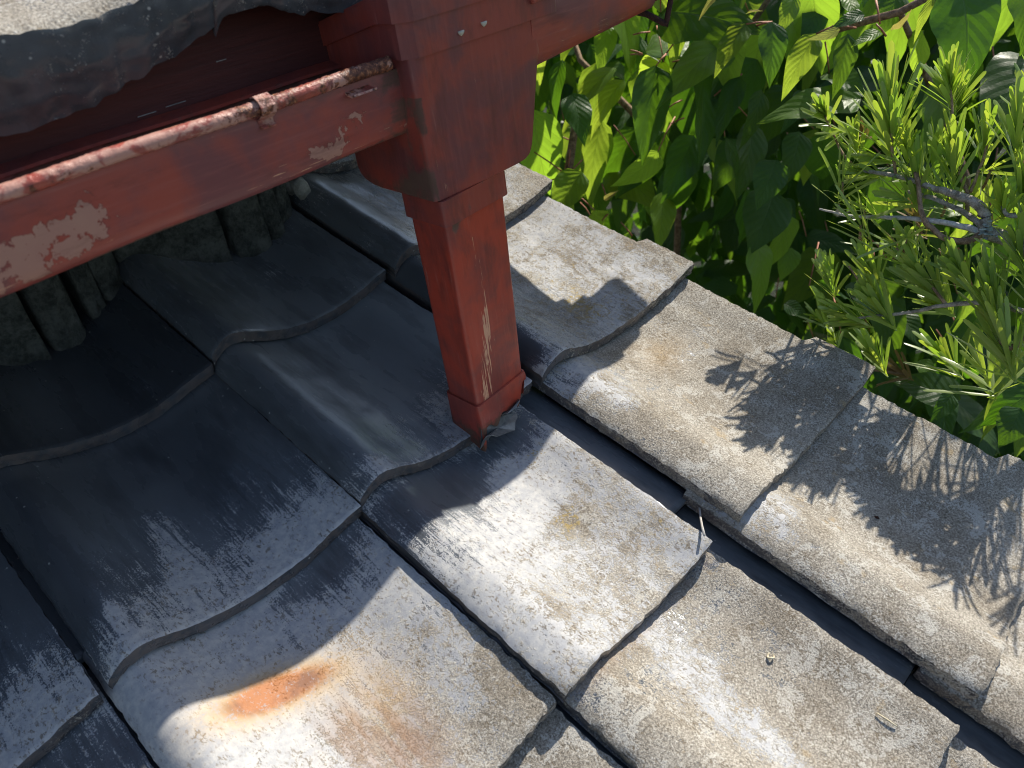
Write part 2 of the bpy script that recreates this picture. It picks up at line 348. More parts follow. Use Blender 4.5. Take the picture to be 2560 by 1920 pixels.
# corner values of silver and sand: top-left, top-right, fore-left, fore-right
TAB = {
 (0,-3): ((.5,.6,.5,.6), (.2,.7,.3,.8)), (0,-2): ((.5,.6,.5,.6), (.2,.7,.3,.8)), (0,-1): ((.4,.7,.4,.7), (.1,.6,.2,.7)),
 (0, 0): ((.25,.75,.20,.80), (.0,.35,.05,.62)),
 (0, 1): ((.40,.85,.55,.80), (.25,.52,.38,.66)),
 (0, 2): ((.62,.60,.50,.52), (.62,.78,.86,.84)),
 (0, 3): ((.80,.48,.52,.45), (.70,.86,.88,.92)),
 (0, 4): ((.5,.3,.4,.3), (.8,1,1,1)),
 (1, 0): ((.10,.20,.22,.26), (0,0,0,0)),
 (1, 1): ((.22,.34,.42,.60), (0,0,.03,.22)),
 (1, 2): ((.50,.70,.88,.84), (.0,.26,.50,.58)),
 (1, 3): ((.58,.60,.55,.55), (.60,.70,.80,.82)),
 (1, 4): ((.45,.4,.4,.4), (.85,.9,.95,.95)),
 (2, 0): ((.02,.04,.05,.10), (0,0,0,0)),
 (2, 1): ((.0,.12,.62,.70), (0,0,.0,.10)),
 (2, 2): ((.80,.62,.78,.72), (.12,.20,.46,.74)),
 (2, 3): ((.6,.5,.5,.5), (.6,.8,.9,.9)),
 (3, 0): ((.02,.04,.05,.10), (0,0,0,0)),
 (3, 1): ((.10,.0,.70,.85), (0,0,.0,.22)),
 (3, 2): ((.55,.50,.8,.8), (0,.05,.4,.6)),
 (3, 3): ((.6,.5,.5,.5), (.4,.6,.9,.9)),
 (4, 0): ((.02,.04,.05,.10), (0,0,0,0)), (4, 1): ((.05,.1,.7,.8), (0,0,0,.2)), (4, 2): ((.5,.5,.8,.8), (0,.1,.4,.6)), (4, 3): ((.6,.5,.5,.5), (.4,.6,.9,.9)),
 (4, 4): ((.6,.5,.5,.5), (.4,.6,.9,.9)), (3, 4): ((.6,.5,.5,.5), (.4,.6,.9,.9)), (2, 4): ((.6,.5,.5,.5), (.4,.6,.9,.9)),
}
OFF = {(0,0):(0,.003),(0,2):(.0035,.0085),(0,3):(-.001,-.003),(1,0):(-.0015,-.004),(1,1):(-.002,-.0035),(1,2):(-.003,.003),(2,1):(.0025,-.002),(0,-1):(0,.012)}
TH = .0155; TILT = .074; LT = TL + .05
def blob(x, y, cx, cy, rx, ry, a=0.):
    ca, sa = math.cos(a), math.sin(a); dx = (x-cx)*ca+(y-cy)*sa; dy = -(x-cx)*sa+(y-cy)*ca
    return np.exp(-((dx/rx)**2+(dy/ry)**2))
def tile_masks(i, j, x, y, side):
    """x, y tile local (y up-slope from the fore edge)"""
    wd = .302 if i == 0 else .230
    s4, d4 = TAB.get((i, j), TAB[(0, 4)])
    u = np.clip(x / wd, 0, 1); t = np.clip(y / TL, 0, 1)
    def bil(q, p=1.):
        tt = t ** p
        return (q[0]*(1-u)+q[1]*u)*tt + (q[2]*(1-u)+q[3]*u)*(1-tt)
    e = .55 if (i, j) in ((2,1),(3,1),(1,1),(4,1)) else 1.
    sil = bil(s4, e); snd = bil(d4)
    lum = vnoise(x*18 + i*9.1, y*18 + j*5.3, 3) - .5
    lum2 = vnoise(x*55 + i*3.1, y*30 + j*7.7, 8) - .5
    sil = sil + .22*lum + .10*lum2; snd = snd + .22*(vnoise(x*14+40+i*5, y*14+j*3, 4)-.5) + .12*lum2
    rust = 0*x; br = 0*x; lic = 0*x
    roll = sstep(.02, .004, x)
    if (i, j) == (2, 1):
        sil -= .45*sstep(.045, .01, x)*sstep(.03, .08, y)
        sil += .30*blob(x, y, .105, .10, .020, .065)*1.2 + .18*blob(x, y, .20, .02, .06, .03)
        sil = np.where(y > .15, sil*.4, sil); sil -= .25*sstep(.09, .17, y)
        sil += .5*blob(x, y, .032, .045, .006, .010)
    if (i, j) == (3, 1):
        sil -= .3*sstep(.08, .16, y)
    if (i, j) == (1, 1):
        sil -= .30*sstep(.05, .12, y)+.35*sstep(.035, .01, x)*sstep(.02, .05, y); sil += .25*blob(x, y, .17, .05, .035, .04); lic += .12*blob(x, y, .19, .03, .05, .03)
        sil += .25*blob(x, y, .04, .012, .02, .02)
    if (i, j) == (1, 2):
        sil -= .55*blob(x, y, .085, .235, .06, .035) + .5*blob(x, y, .21, .25, .05, .03)
        sil += .4*blob(x, y, .165, .215, .02, .02); snd -= .35*sstep(.12, .2, y)*sstep(.2, .1, x)
        lic += .75*blob(x, y, .155, .125, .028, .018, .4) + .5*blob(x, y, .195, .21, .02, .012) + .35*blob(x, y, .215, .06, .03, .05)
        snd += .28*blob(x, y, .155, .125, .03, .02)
    if (i, j) == (2, 2):
        snd = np.where(x < .1, snd*.8, snd)
        rust += .95*blob(x, y, .084, .182, .040, .020, -.12) + .70*blob(x, y, .128, .170, .040, .018, -.25) + .30*blob(x, y, .165, .12, .030, .03)
        br += 1.0*blob(x, y, .150, .075, .030, .055, -.15) + .7*blob(x, y, .125, .11, .03, .03)
        sil -= .55*blob(x, y, .215, .255, .030, .045) + .35*blob(x, y, .17, .25, .03, .02)
        sil += .06
    if (i, j) == (0, 1):
        sil -= .45*sstep(.03, .01, x)*sstep(.01, .03, y); snd -= .5*sstep(.045, .015, x)
        sil += .35*blob(x, y, .25, .05, .05, .05); lic += .65*blob(x, y, .15, .06, .045, .05) + .25*blob(x, y, .2, .15, .1, .06)
    if (i, j) == (0, 2):
        sil += .30*blob(x, y, .045, .20, .018, .03) + .3*blob(x, y, .24, .17, .035, .08); snd -= .25*blob(x, y, .04, .20, .02, .04)
        rust += .22*blob(x, y, .17, .215, .035, .03); snd -= .3*blob(x, y, .02, .25, .05, .02)
    if (i, j) == (0, 3):
        sil += .5*blob(x, y, .05, .245, .035, .03); snd -= .42*blob(x, y, .05, .245, .035, .035)
    if (i, j) == (1, 3):
        sil += .35*blob(x, y, .11, .15, .03, .12); snd -= .28*blob(x, y, .11, .15, .035, .12)
        br += .45*sstep(.245, .262, y)
    if (i, j) == (0, 0):
        lic += .2*blob(x, y, .22, .1, .1, .1); sil += .35*sstep(.12, .2, x)
        br += .22*blob(x, y, .07, .12, .03, .12)
    if (i, j) == (3, 2): sil -= .35*blob(x, y, .2, .2, .05, .08)
    sil = np.clip(sil, 0, 1); snd = np.clip(snd, 0, 1)
    f0 = {(0,0):.9,(0,1):.45,(1,0):.62,(1,1):.90,(2,0):.04,(2,1):.32,(3,0):.03,(3,1):.2,(1,2):.35,(2,2):.4}.get((i, j), .3)
    flm_sheen = f0*(.45+.55*sstep(.012, .05, x))*(.7+.6*vnoise(x*16+3, y*9+j, 17)) + .25*blob(x, y, .10, .08, .05, .09)*(j < 2)*(i > 0)*(i < 3)  # sky sheen painted as pale grey, weaker on the roll, stronger in troughs
    if side is not None:            # broken edges: rough bare clay, darkened to paint in their shade
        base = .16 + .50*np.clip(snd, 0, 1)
        snd = np.where(side, base, snd); sil = np.where(side, .05*sil, sil); flm_sheen = np.where(side, .12, flm_sheen); rust = np.where(side, 0, rust); br = np.where(side, .25, br)
    return np.stack([sil, snd, np.clip(flm_sheen, 0, 1)], 1), np.stack([np.clip(rust,0,1), np.clip(br,0,1), np.clip(lic,0,1)], 1)

def make_tile(i, j):
    verge = (i == 0)
    X, H = (VX, VH) if verge else ((PX, PH) if (i == 1 and j >= 2) else ((PXW, PHW) if i == 1 else (PXX, PHW)))
    xs = np.unique(np.concatenate([np.linspace(0, .012, 7), np.linspace(.012, .06, 17), np.linspace(.06, X[-1], 46 if not verge else 60)]))
    ys = np.concatenate([[0, .0008, .0022], np.linspace(.005, LT, 78)])
    nx, ny = len(xs), len(ys)
    xx, yy = np.meshgrid(xs, ys, indexing='ij')
    # smooth the piecewise profile a little
    if i == 1 and j >= 2: xs = xs*(.2355/.230)
    if i == 1 and j >= 2: xx, yy = np.meshgrid(xs, ys, indexing='ij')
    if i <= 1 and j >= 2:
        H = H + 0.; X = np.asarray(X)
        H = np.where(X < .05, np.interp(X, [0, .004, .012, .022, .034, .05], [.0120, .0150, .0180, .0205, .0218, H[np.searchsorted(X, .05)-1]-.002]), H)
    k = np.linspace(-.006, .006, 7); hh = np.mean([np.interp(np.clip(xx + q*sstep(.004, .02, xx), 0, X[-1]), X, H) for q in k], 0)
    zz = hh - TILT*yy - .0012*sstep(.0025, 0, yy)
    seed = (i*13 + j*7) % 97
    wv, stn = tile_masks(i, j, xx.ravel(), yy.ravel(), None)
    snd = wv[:, 1].reshape(nx, ny)
    zz += (vnoise(xx*260, yy*260, seed)-.5)*.0009*(.15+snd) + (vnoise(xx*45, yy*45, seed+1)-.5)*.0012
    zz += (vnoise(xx*10, yy*8, seed+5)-.5)*.0022
    X2, Y2 = xx.copy(), yy.copy()
    jl = (vnoise(yy*170, xx*0+seed, seed)-.5)*(.0012+.0026*snd); jf = (vnoise(xx*170, yy*0+seed, seed+3)-.5)*(.0010+.0024*snd)
    X2 += jl*sstep(.006, 0, xx)*1.0 + jl*sstep(X[-1]-.006, X[-1], xx)
    Y2 += jf*sstep(.006, 0, yy)
    if verge:
        wide = .0135*sstep(.0875, .0835, yy)
        X2 += wide*sstep(X[-1]-.05, X[-1], xx)
        zz += wide*.25*sstep(X[-1]-.05, X[-1], xx)
    top = np.stack([X2.ravel(), Y2.ravel(), zz.ravel()], 1)
    idx = np.arange(nx*ny).reshape(nx, ny)
    faces = np.stack([idx[:-1,:-1], idx[1:,:-1], idx[1:,1:], idx[:-1,1:]], -1).reshape(-1, 4).tolist()
    V = [top]; side = [np.zeros(nx*ny, bool)]; base = nx*ny
    # rim ring (side walls with their own vertices)
    ring = np.concatenate([idx[:,0], idx[-1,1:], idx[-2::-1,-1], idx[0,-2:0:-1]])
    n = len(ring); levels = 4
    rv = []
    for l in range(levels+1):
        p = top[ring].copy(); f = l/levels; p[:, 2] -= TH*f
        onl = (p[:, 0] < .004)
        p[:, 0] += np.where(onl, .0012*f, 0); jit = (vnoise(np.arange(n)*.9, np.full(n, l*1.7), seed+11)-.5)*.0016*(0 < l)
        p[:, 1] += np.where(p[:, 1] < .004, jit + (-.0005 if l in (1,2) else 0), 0); p[:, 0] += np.where(onl, jit, 0)
        p[:, 2] += (vnoise(np.arange(n)*.6, np.zeros(n), seed+12)-.5)*.0030*f*(.3+1.2*snd.ravel()[ring])
        rv.append(p)
    R = np.concatenate(rv); V.append(R); side.append(np.ones(len(R), bool))
    for l in range(levels):
        a = base + l*n; b = a + n
        for q in range(n):
            q2 = (q+1) % n; faces.append((a+q, b+q, b+q2, a+q2))
    base += len(R)
    # underside
    und = top.reshape(nx, ny, 3)[::4, ::6].copy(); und[..., 2] -= TH
    und = np.concatenate([und, top.reshape(nx, ny, 3)[-1:, ::6] - (0, 0, TH)], 0); ux, uy = und.shape[:2]
    V.append(und.reshape(-1, 3)); side.append(np.ones(ux*uy, bool)); ui = base + np.arange(ux*uy).reshape(ux, uy)
    for a in range(ux-1):
        for b in range(uy-1): faces.append((ui[a,b], ui[a,b+1], ui[a+1,b+1], ui[a+1,b]))
    base += ux*uy
    nflange0 = base
    if not verge:                  # sunken side channel that runs under the neighbour's roll
        fx = np.array([X[-1]-.0025, X[-1]+.0005, X[-1]+.0025, X[-1]+.004, max(.266, X[-1]+.006), .281])
        fh = np.array([-.0145, -.0148, -.0152, -.0156, -.0160, -.0160]) 
        fy = np.linspace(.052, LT, 30); fv = []
        for a, b in zip(fx, fh):
            for yq in fy: fv.append((a, yq, b - TILT*yq))
        for a, b in zip(fx, fh):
            for yq in fy: fv.append((a, yq, b - TILT*yq - .010))
        fi = base + np.arange(len(fv)).reshape(2, len(fx), len(fy))
        for a in range(len(fx)-1):
            for b in range(len(fy)-1):
                faces.append((fi[0,a,b], fi[0,a+1,b], fi[0,a+1,b+1], fi[0,a,b+1]))
            faces.append((fi[0,a,0], fi[1,a,0], fi[1,a+1,0], fi[0,a+1,0]))
        for b in range(len(fy)-1): faces.append((fi[0,-1,b], fi[1,-1,b], fi[1,-1,b+1], fi[0,-1,b+1]))
        V.append(np.array(fv)); side.append(np.zeros(len(fv), bool)); base += len(fv)
    V = np.concatenate(V); side = np.concatenate(side)
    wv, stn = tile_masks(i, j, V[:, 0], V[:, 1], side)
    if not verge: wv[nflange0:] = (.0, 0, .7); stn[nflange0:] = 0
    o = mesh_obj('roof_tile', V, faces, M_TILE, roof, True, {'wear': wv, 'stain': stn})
    dx, dy = OFF.get((i, j), (RNG.uniform(-.0015, .0015), RNG.uniform(-.002, .002)))
    o.location = RP(-i*TW + dx, j*TL + dy, 0); o.rotation_euler = (S, RNG.uniform(-.004, .004), RNG.uniform(-.004, .004))
    return o
TILES = {}
for i in range(5):
    for j in range(-3 if i == 0 else 0, 5):
        TILES[(i, j)] = make_tile(i, j)
TILES[(2, 2)]['label'] = 'tile with an orange rust stain, silvery bloom and a brown smear'
TILES[(0, 1)]['label'] = 'verge tile with ochre lichen beside the red downpipe'
b = MB()     # boards and battens under the tiles
V8 = []
def roof_box(bm, x0, x1, y0, y1, h0, h1):
    c = [RP(x, y, h) for h in (h0, h1) for y in (y0, y1) for x in (x0, x1)]
    bm.add(c, [(0,2,3,1),(4,5,7,6),(0,1,5,4),(1,3,7,5),(3,2,6,7),(2,0,4,6)])
roof_box(b, -1.6, .27, -.9, 1.45, -.075, -.055); b.build('roof_boarding', M_WOOD, roof, False)
b = MB(); roof_box(b, .272, .292, -.9, 1.45, -.16, -.032); b.build('verge_board', M_WOOD, roof, False)

# ------------------------------------------------------------------ upper wall with mortar fillet
wall = empty('upper_house_wall', (0, 0, 0)); tag(wall, 'dark plastered house wall rising behind the tiles, under the eave', 'wall')
b = MB(); b.box(-1.6, .03, .235, .262, -.1, .56); b.box(.003, .03, .262, 1.3, -.1, .62); b.build('plaster', M_WALL, wall, False)
def slab(x0, x1, y0, y1, mat, bulge=.008, z0=-.05, z1=.34, seed=0, yback=.2345):
    nx, nz = 12, 34; V = []; Fc = []
    for a in range(nx+1):
        u = a/nx
        for c in range(nz+1):
            t = c/nz; z = z0 + (z1-z0)*t
            y = y0 + (y1-y0)*u - bulge*math.sin(math.pi*u)**.6
            nz_ = float(vnoise(np.array([u*5+seed*3.7]), np.array([z*45]), seed)[0]) - .5
            V.append((x0+(x1-x0)*u + (.0025*nz_ if a in (0, nx) else 0), y + .008*nz_ + .004*(float(vnoise(np.array([u*17+seed]), np.array([z*120]), seed+9)[0])-.5), z))
    for a in range(nx):
        for c in range(nz): Fc.append((a*(nz+1)+c, (a+1)*(nz+1)+c, (a+1)*(nz+1)+c+1, a*(nz+1)+c+1))
    n0 = len(V)
    for c in range(nz+1): V.append((x0, yback, z0+(z1-z0)*c/nz))
    for c in range(nz+1): V.append((x1, yback, z0+(z1-z0)*c/nz))
    for c in range(nz):
        Fc.append((n0+c, c, c+1, n0+c+1)); q = nx*(nz+1); Fc.append((q+c, n0+nz+1+c, n0+nz+2+c, q+c+1))
    return mesh_obj('mortar_fillet', V, Fc, mat, wall, True)
for k, (x0, x1, y0, y1, mt, bl) in enumerate([
    (-.80, -.66, .16, .15, M_MORT, .01), (-.655, -.60, .15, .15, M_MORT, .012), (-.59, -.475, .17, .155, M_MORT, .01),
    (-.470, -.388, .168, .142, M_MORT, .003), (-.380, -.338, .160, .160, M_MORT, .011), (-.324, -.300, .172, .178, M_MORT, .004),
    (-.298, -.262, .184, .200, M_MORT, .006), (-.258, -.130, .205, .168, M_MORT, .002), (-.118, -.072, .172, .160, M_MORT, .007),
    (-.068, -.044, .174, .168, M_MORT, .006), (-.042, -.012, .186, .188, M_MORT, .006)]):
    slab(x0, x1, y0+.010, y1+.012, mt, bl, seed=k+1)
b = MB()
for k in range(14):
    y = .19 + k*.02
    b.tube([(.006+.02*k/14+RNG.uniform(-.004,.004), y, .03+.3*y*.6+RNG.uniform(0,.01)), (.012+.025*k/14, y+.022, .045+.3*y*.6)], .013, 7, .3)
b.build('mortar_lump', M_MORT2, wall)

# ------------------------------------------------------------------ upper roof: eave tiles, fascia, soffit
ur = empty('upper_eave_roof'); tag(ur, 'overhanging upper roof edge of thick grey tiles with a red fascia board', 'roof')
S2 = math.radians(17)
def eave_tile(x0, row, wd):
    lip = row == 0
    xs = np.linspace(0, wd, 62); L2 = .32
    ys = np.concatenate([[0, .002], np.linspace(.006, L2, 50)])
    xx, yy = np.meshgrid(xs, ys, indexing='ij')
    hh = np.interp(xx, np.append(PX, [.2645, .302]), np.append(PH, [.016, .020]))*.62
    zz = hh + (vnoise(xx*200, yy*200, 7)-.5)*.0016 + (vnoise(xx*50, yy*50, 9)-.5)*.0015 - TILT*yy - .003*sstep(.006, 0, yy)
    Y2 = yy + (vnoise(xx*120, yy*0, int(abs(x0)*100))-.5)*.004*sstep(.01, 0, yy)
    top = np.stack([xx.ravel(), Y2.ravel(), zz.ravel()], 1); nx, ny = xx.shape
    idx = np.arange(nx*ny).reshape(nx, ny)
    faces = np.stack([idx[:-1,:-1], idx[1:,:-1], idx[1:,1:], idx[:-1,1:]], -1).reshape(-1, 4).tolist()
    ring = np.concatenate([idx[:,0], idx[-1,1:], idx[-2::-1,-1], idx[0,-2:0:-1]]); n = len(ring); V = [top]; base = nx*ny; lev = 16 if lip else 4
    th = .066 if lip else .015
    for l in range(lev+1):
        p = top[ring].copy(); f = l/lev; fr = p[:, 1] < .008
        if lip: th = (.064 - .020*sstep(.09, .25, p[:, 0])) if x0 < -.3 else .044 - .004*sstep(.05, .2, p[:, 0])
        d = np.where(fr, th, np.clip(th - (th-.016)*(p[:, 1]/.03), .016, th)); p[:, 2] -= d*f
        nn = (vnoise(np.arange(n)*.5, np.full(n, l*.8), 21)-.5)
        p[:, 1] += np.where(fr, nn*.0022*(l > 0) - .004*math.sin(math.pi*f), 0)
        if l == lev: p[:, 2] += (vnoise(np.arange(n)*.45, np.zeros(n), 33)-.5)*.0045*fr
        V.append(p)
    for l in range(lev):
        a = base+l*n; bb = a+n
        for q in range(n): faces.append((a+q, bb+q, bb+(q+1) % n, a+(q+1) % n))
    base += (lev+1)*n
    und = top.reshape(nx, ny, 3)[::4, ::4].copy(); und[..., 2] -= .016; ux, uy = und.shape[:2]; V.append(und.reshape(-1, 3)); ui = base+np.arange(ux*uy).reshape(ux, uy)
    for a in range(ux-1):
        for c in range(uy-1): faces.append((ui[a,c], ui[a,c+1], ui[a+1,c+1], ui[a+1,c]))
    V = np.concatenate(V); n_ = len(V); wv = np.zeros((n_, 3)); st = np.zeros((n_, 3))
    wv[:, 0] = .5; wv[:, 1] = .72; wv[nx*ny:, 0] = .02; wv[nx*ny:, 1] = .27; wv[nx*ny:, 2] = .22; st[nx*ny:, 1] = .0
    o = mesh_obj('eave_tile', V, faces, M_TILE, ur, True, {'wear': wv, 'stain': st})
    yy0 = -.215 + row*.25*math.cos(S2); zz0 = .3985 + row*.25*math.sin(S2)
    o.location = (x0, yy0, zz0); o.rotation_euler = (S2, 0, 0)
for x0 in (-.77, -.505, -.240, .025, .290):
    for row in range(5): eave_tile(x0, row, .302 if x0 > .2 else .2645)
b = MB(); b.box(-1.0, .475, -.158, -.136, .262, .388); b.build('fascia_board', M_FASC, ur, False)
b = MB(); b.box(-1.0, .47, -.135, .234, .275, .29); b.box(.033, .47, .234, 1.2, .275, .29); b.build('soffit_board', M_WOOD, ur, False)
b = MB(); b.add([(-1.0,-.13,.375),(.545,-.13,.375),(.545,1.2,.375+1.33*math.tan(S2)),(-1.0,1.2,.375+1.33*math.tan(S2)),(-1.0,-.13,.36),(.545,-.13,.36),(.545,1.2,.36+1.33*math.tan(S2)),(-1.0,1.2,.36+1.33*math.tan(S2))],
      [(0,1,2,3),(7,6,5,4),(0,4,5,1),(1,5,6,2),(2,6,7,3),(3,7,4,0)]); b.build('roof_deck', M_WOOD, ur, False)
b = MB()
for px, py, ln in [(345, 293, 42), (415, 268, 48), (541, 155, 26)]:
    d = ray(px, py); t = (-.1595-CC[1])/d[1]; p = CC + d*t
    b.box(p[0], p[0]+ln*.00036, -.1592, -.1586, p[2]-.0003, p[2]+.0003)
b.build('paint_flake', M_MORT2, ur, False)

# ------------------------------------------------------------------ gutters
def wear_attr(V, fn): return np.array([fn(*v) for v in V])
def extrude_profile(x0, x1, prof, nseg, yo=lambda x: 0, zo=lambda x: 0, closed=True):
    loops = []
    for k in range(nseg+1):
        x = x0 + (x1-x0)*k/nseg
        loops.append([(x, y+yo(x), z+zo(x)) for y, z in prof])
    return loops
def sheet(pts, t=.0014):
    out = [Vector((y, z)) for y, z in pts]; inn = []
    for i, p in enumerate(out):
        d = (out[min(i+1, len(out)-1)] - out[max(i-1, 0)]).normalized(); inn.append(p + Vector((-d.y, d.x))*t)
    return [(p.x, p.y) for p in out] + [(p.x, p.y) for p in reversed(inn)]
GP = [(-.168,.3015),(-.1705,.296),(-.1715,.262),(-.175,.2535),(-.182,.2495),(-.200,.2485),(-.225,.2485),(-.237,.2490),(-.2425,.2510),(-.2455,.2555),(-.2465,.262),(-.2475,.280),(-.2480,.296),(-.2474,.3015),(-.2470,.304)]
def gutter_wear_shade_left(x, y, z):
    p = 0.; f = np.array
    def bl(cx, cz, rx, rz): return math.exp(-((x-cx)/rx)**2-((z-cz)/rz)**2)
    if y < -.24:
        p += .74*bl(-.42, .270, .08, .020) + .62*bl(-.19, .268, .07, .015); p += .85*bl(-.452, .282, .026, .010) + 1.0*bl(-.428, .268, .034, .012) + .85*bl(-.400, .279, .022, .014) + .9*bl(-.445, .256, .02, .008)
        p += .75*bl(-.385, .290, .016, .010) + 1.05*bl(-.195, .259, .016, .008) + 1.05*bl(-.172, .276, .016, .009) + .55*bl(-.215, .268, .02, .008) + .5*bl(-.250, .288, .05, .003)
        p += .55*bl(-.30, .291, .03, .006) + .6*bl(-.118, .26, .012, .01)
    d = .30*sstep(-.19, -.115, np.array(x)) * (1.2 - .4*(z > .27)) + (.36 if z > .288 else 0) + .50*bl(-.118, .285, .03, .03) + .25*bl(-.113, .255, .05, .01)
    if y > -.2455 and z > .25: return (0, 1., 0)  # trough inside darkened throughout: grime plus its painted-in shade
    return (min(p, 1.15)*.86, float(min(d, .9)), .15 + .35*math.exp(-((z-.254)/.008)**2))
gl = empty('rain_gutter_left', (0, 0, 0)); gl.name = 'rain_gutter'
tag(gl, 'long red box gutter with peeling paint and rusty rim, left of the hopper', 'gutter', 'red box gutters under the eave')
zof = lambda x: 0 
def rust_at(x): return min(1, .12 + .65*math.exp(-((x+.245)/.035)**2) + .85*float(sstep(-.22, -.15, np.array(x)))*(x < 0) + .25*math.exp(-((x+.40)/.03)**2))
def build_gutter(parent, x0, x1, wfn, yo, zo, nseg, rimcut=0.):
    P = sheet(GP); m_ = MB(); loops = extrude_profile(x0, x1, P, nseg, yo, zo); m_.loft(loops, True, True, True)
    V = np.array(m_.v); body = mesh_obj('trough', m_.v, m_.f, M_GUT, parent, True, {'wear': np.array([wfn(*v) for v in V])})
    md = body.modifiers.new('edge', 'EDGE_SPLIT'); md.split_angle = math.radians(45)
    # rolled bead along the outer rim
    m_ = MB(); loops = []
    for k in range(nseg*3+1):
        x = x0 + (x1-rimcut-x0)*k/(nseg*3); L_ = []
        for q in range(18):
            a = 2*math.pi*q/18; rr_ = rust_at(x); r = .0054*(1+(.02+.30*rr_)*(RNG.random()-.5))
            L_.append((x, -.2520+math.cos(a)*r*.95+yo(x), .3110+math.sin(a)*r+zo(x)))
        loops.append(L_)
    m_.loft(loops, True, True, True)
    rim = mesh_obj('rolled_rim', m_.v, m_.f, M_RIM, parent, True, {'wear': np.array([(rust_at(v[0]), .18+.3*rust_at(v[0]), .4) for v in m_.v])})
    # back lip
    m_ = MB(); m_.loft(extrude_profile(x0, x1, [(-.1735,.3005),(-.1590,.3045),(-.1590,.3060),(-.1735,.3030)], 20, yo, zo), True, True, True)
    m_.build('back_lip', M_HOP, parent, False, attrs={'wear': np.array([(.1, .5, .2)]*len(m_.v))})
    return body
build_gutter(gl, -1.0, -.113, gutter_wear_shade_left, lambda x: 0, lambda x: .0 + .0006*math.sin(x*31), 150, .013)
def clip(parent, x, y=0, z=0, broken=False):
    m_ = MB(); w2 = .0062 if not broken else .012
    if not broken:
        P = sheet([(-.2470,.3180),(-.2520,.3192),(-.2575,.3165),(-.2600,.3115),(-.2585,.3060),(-.2540,.3030),(-.2500,.3010),(-.2495,.2975),(-.2530,.2960)], .0010)
    else:
        P = sheet([(-.2480,.3015),(-.2520,.3000),(-.2575,.2990),(-.2600,.3000)], .0016)
    m_.loft([[(x-w2, a+y, b_+z) for a, b_ in P], [(x+w2, a+y, b_+z) for a, b_ in P]], True, True, True)
    m_.build('gutter_clip', M_RIM, parent, False, attrs={'wear': np.array([(.5, .6, .3)]*len(m_.v))})
clip(gl, -.2455); clip(gl, -.160, 0, -.001, True)
gr_ = empty('rain_gutter', (.05, -.25, .26))
tag(gr_, 'short visible stretch of red gutter right of the hopper, above the leaves', 'gutter', 'red box gutters under the eave')
def gutter_wear_right(x, y, z): return (.50*math.exp(-((x-.10)/.03)**2-((z-.285)/.01)**2), .18, .35+.3*math.exp(-((z-.262)/.008)**2))
yor = lambda x: -.0200 if x <= .225 else -.009 + max(0, (x-.39)*.14)
zor = lambda x: .0205 + .070*(min(x, .28)-.037)
g2 = empty('tmp'); bpy.data.objects.remove(g2)
gr_.location = (0, 0, 0)
build_gutter(gr_, .028, .585, gutter_wear_right, yor, zor, 60)
# end cap and the long strap hanger
m_ = MB(); capp = [(-.168,.3165),(-.1715,.262),(-.182,.2495),(-.237,.2490),(-.2465,.262),(-.2480,.300),(-.235,.318),(-.200,.320)]
m_.loft([[(.5851, a+yor(.585), c+zor(.6)) for a, c in capp], [(.5871, a+yor(.585), c+zor(.6)) for a, c in capp]], True, True, True)
m_.build('end_cap', M_GUT, gr_, False, attrs={'wear': np.array([(.2,.2,.2)]*len(m_.v))})
vy = -.262
A0 = CC + ray(1617, 35)*((-.250-CC[1])/ray(1617, 35)[1]); A1 = CC + ray(1665, 61)*((vy-.004-CC[1])/ray(1665, 61)[1]); A2 = CC + ray(1677, 0)*((vy-.006-CC[1])/ray(1677, 0)[1])
A1 = Vector(A1); A0 = Vector(A0); A2 = Vector(A2); up = A2 + (A2-A1)*1.1
m_ = MB(); pth = [A0 + Vector((-.02, .05, .012)), A0, A0.lerp(A1, .85), A1, A1 + (A2-A1)*.18, A2, up]
hx = Vector((.003, 0, 0))
m_.tube(pth, [.0032, .0032, .0034, .0034, .003, .003, .003], 8, .08)
m_.build('strap_hanger', M_IRON, gr_)

# ------------------------------------------------------------------ hopper head and downpipe
hop = empty('rainwater_hopper', (0, 0, 0)); tag(hop, 'red box-shaped rainwater hopper with stepped rim where the gutters meet', 'hopper')
def rrect(x0, x1, y0, y1, z, r=.004, nl=.0, seg=4):
    """rounded rectangle loop, ccw from near-left corner; nl = chamfer of the near-left corner"""
    P = []
    def arc(cx, cy, a0, rr):
        for q in range(seg+1):
            a = a0 + math.pi/2*q/seg; P.append((cx+rr*math.cos(a), cy+rr*math.sin(a), z))
    if nl > r*1.2:
        for q in range(seg+1):
            f = q/seg; P.append((x0 + nl*f, y0 + nl*(1-f)*.8, z))
    else: arc(x0+r, y0+r, math.pi, r)
    def run(n_):
        pass
    Q = []
    def edge(ax, ay, bx, by, n_):
        for q in range(1, n_): Q.append((ax+(bx-ax)*q/n_, ay+(by-ay)*q/n_, z))
    P0 = P[:]; P.clear(); arc(x1-r, y0+r, -math.pi/2, r); P1 = P[:]; P.clear(); arc(x1-r, y1-r, 0, r); P2 = P[:]; P.clear(); arc(x0+r, y1-r, math.pi/2, r); P3 = P[:]
    for A_, B_, n_ in ((P0, P1, 24), (P1, P2, 10), (P2, P3, 12), (P3, P0, 12)):
        Q += A_; edge(A_[-1][0], A_[-1][1], B_[0][0], B_[0][1], n_)
    return Q
XF = lambda z: .0165 + (.0395-.0165)*min(1, max(0, (z-.20)/.09))
m_ = MB(); loops = []
prof = [(.1905, .020, .032), (.1915, .010, .020), (.1945, .004, .009), (.199, .001, .003)] + [(.206 + (.282-.206)*q/18, 0, 0) for q in range(19)]
for z, ir, ib in prof:
    loops.append(rrect(-.1165 - .0*(z-.19), XF(z)-ir, -.2685, -.152-ib, z, .006, 0))
m_.loft(loops, True, False, False)
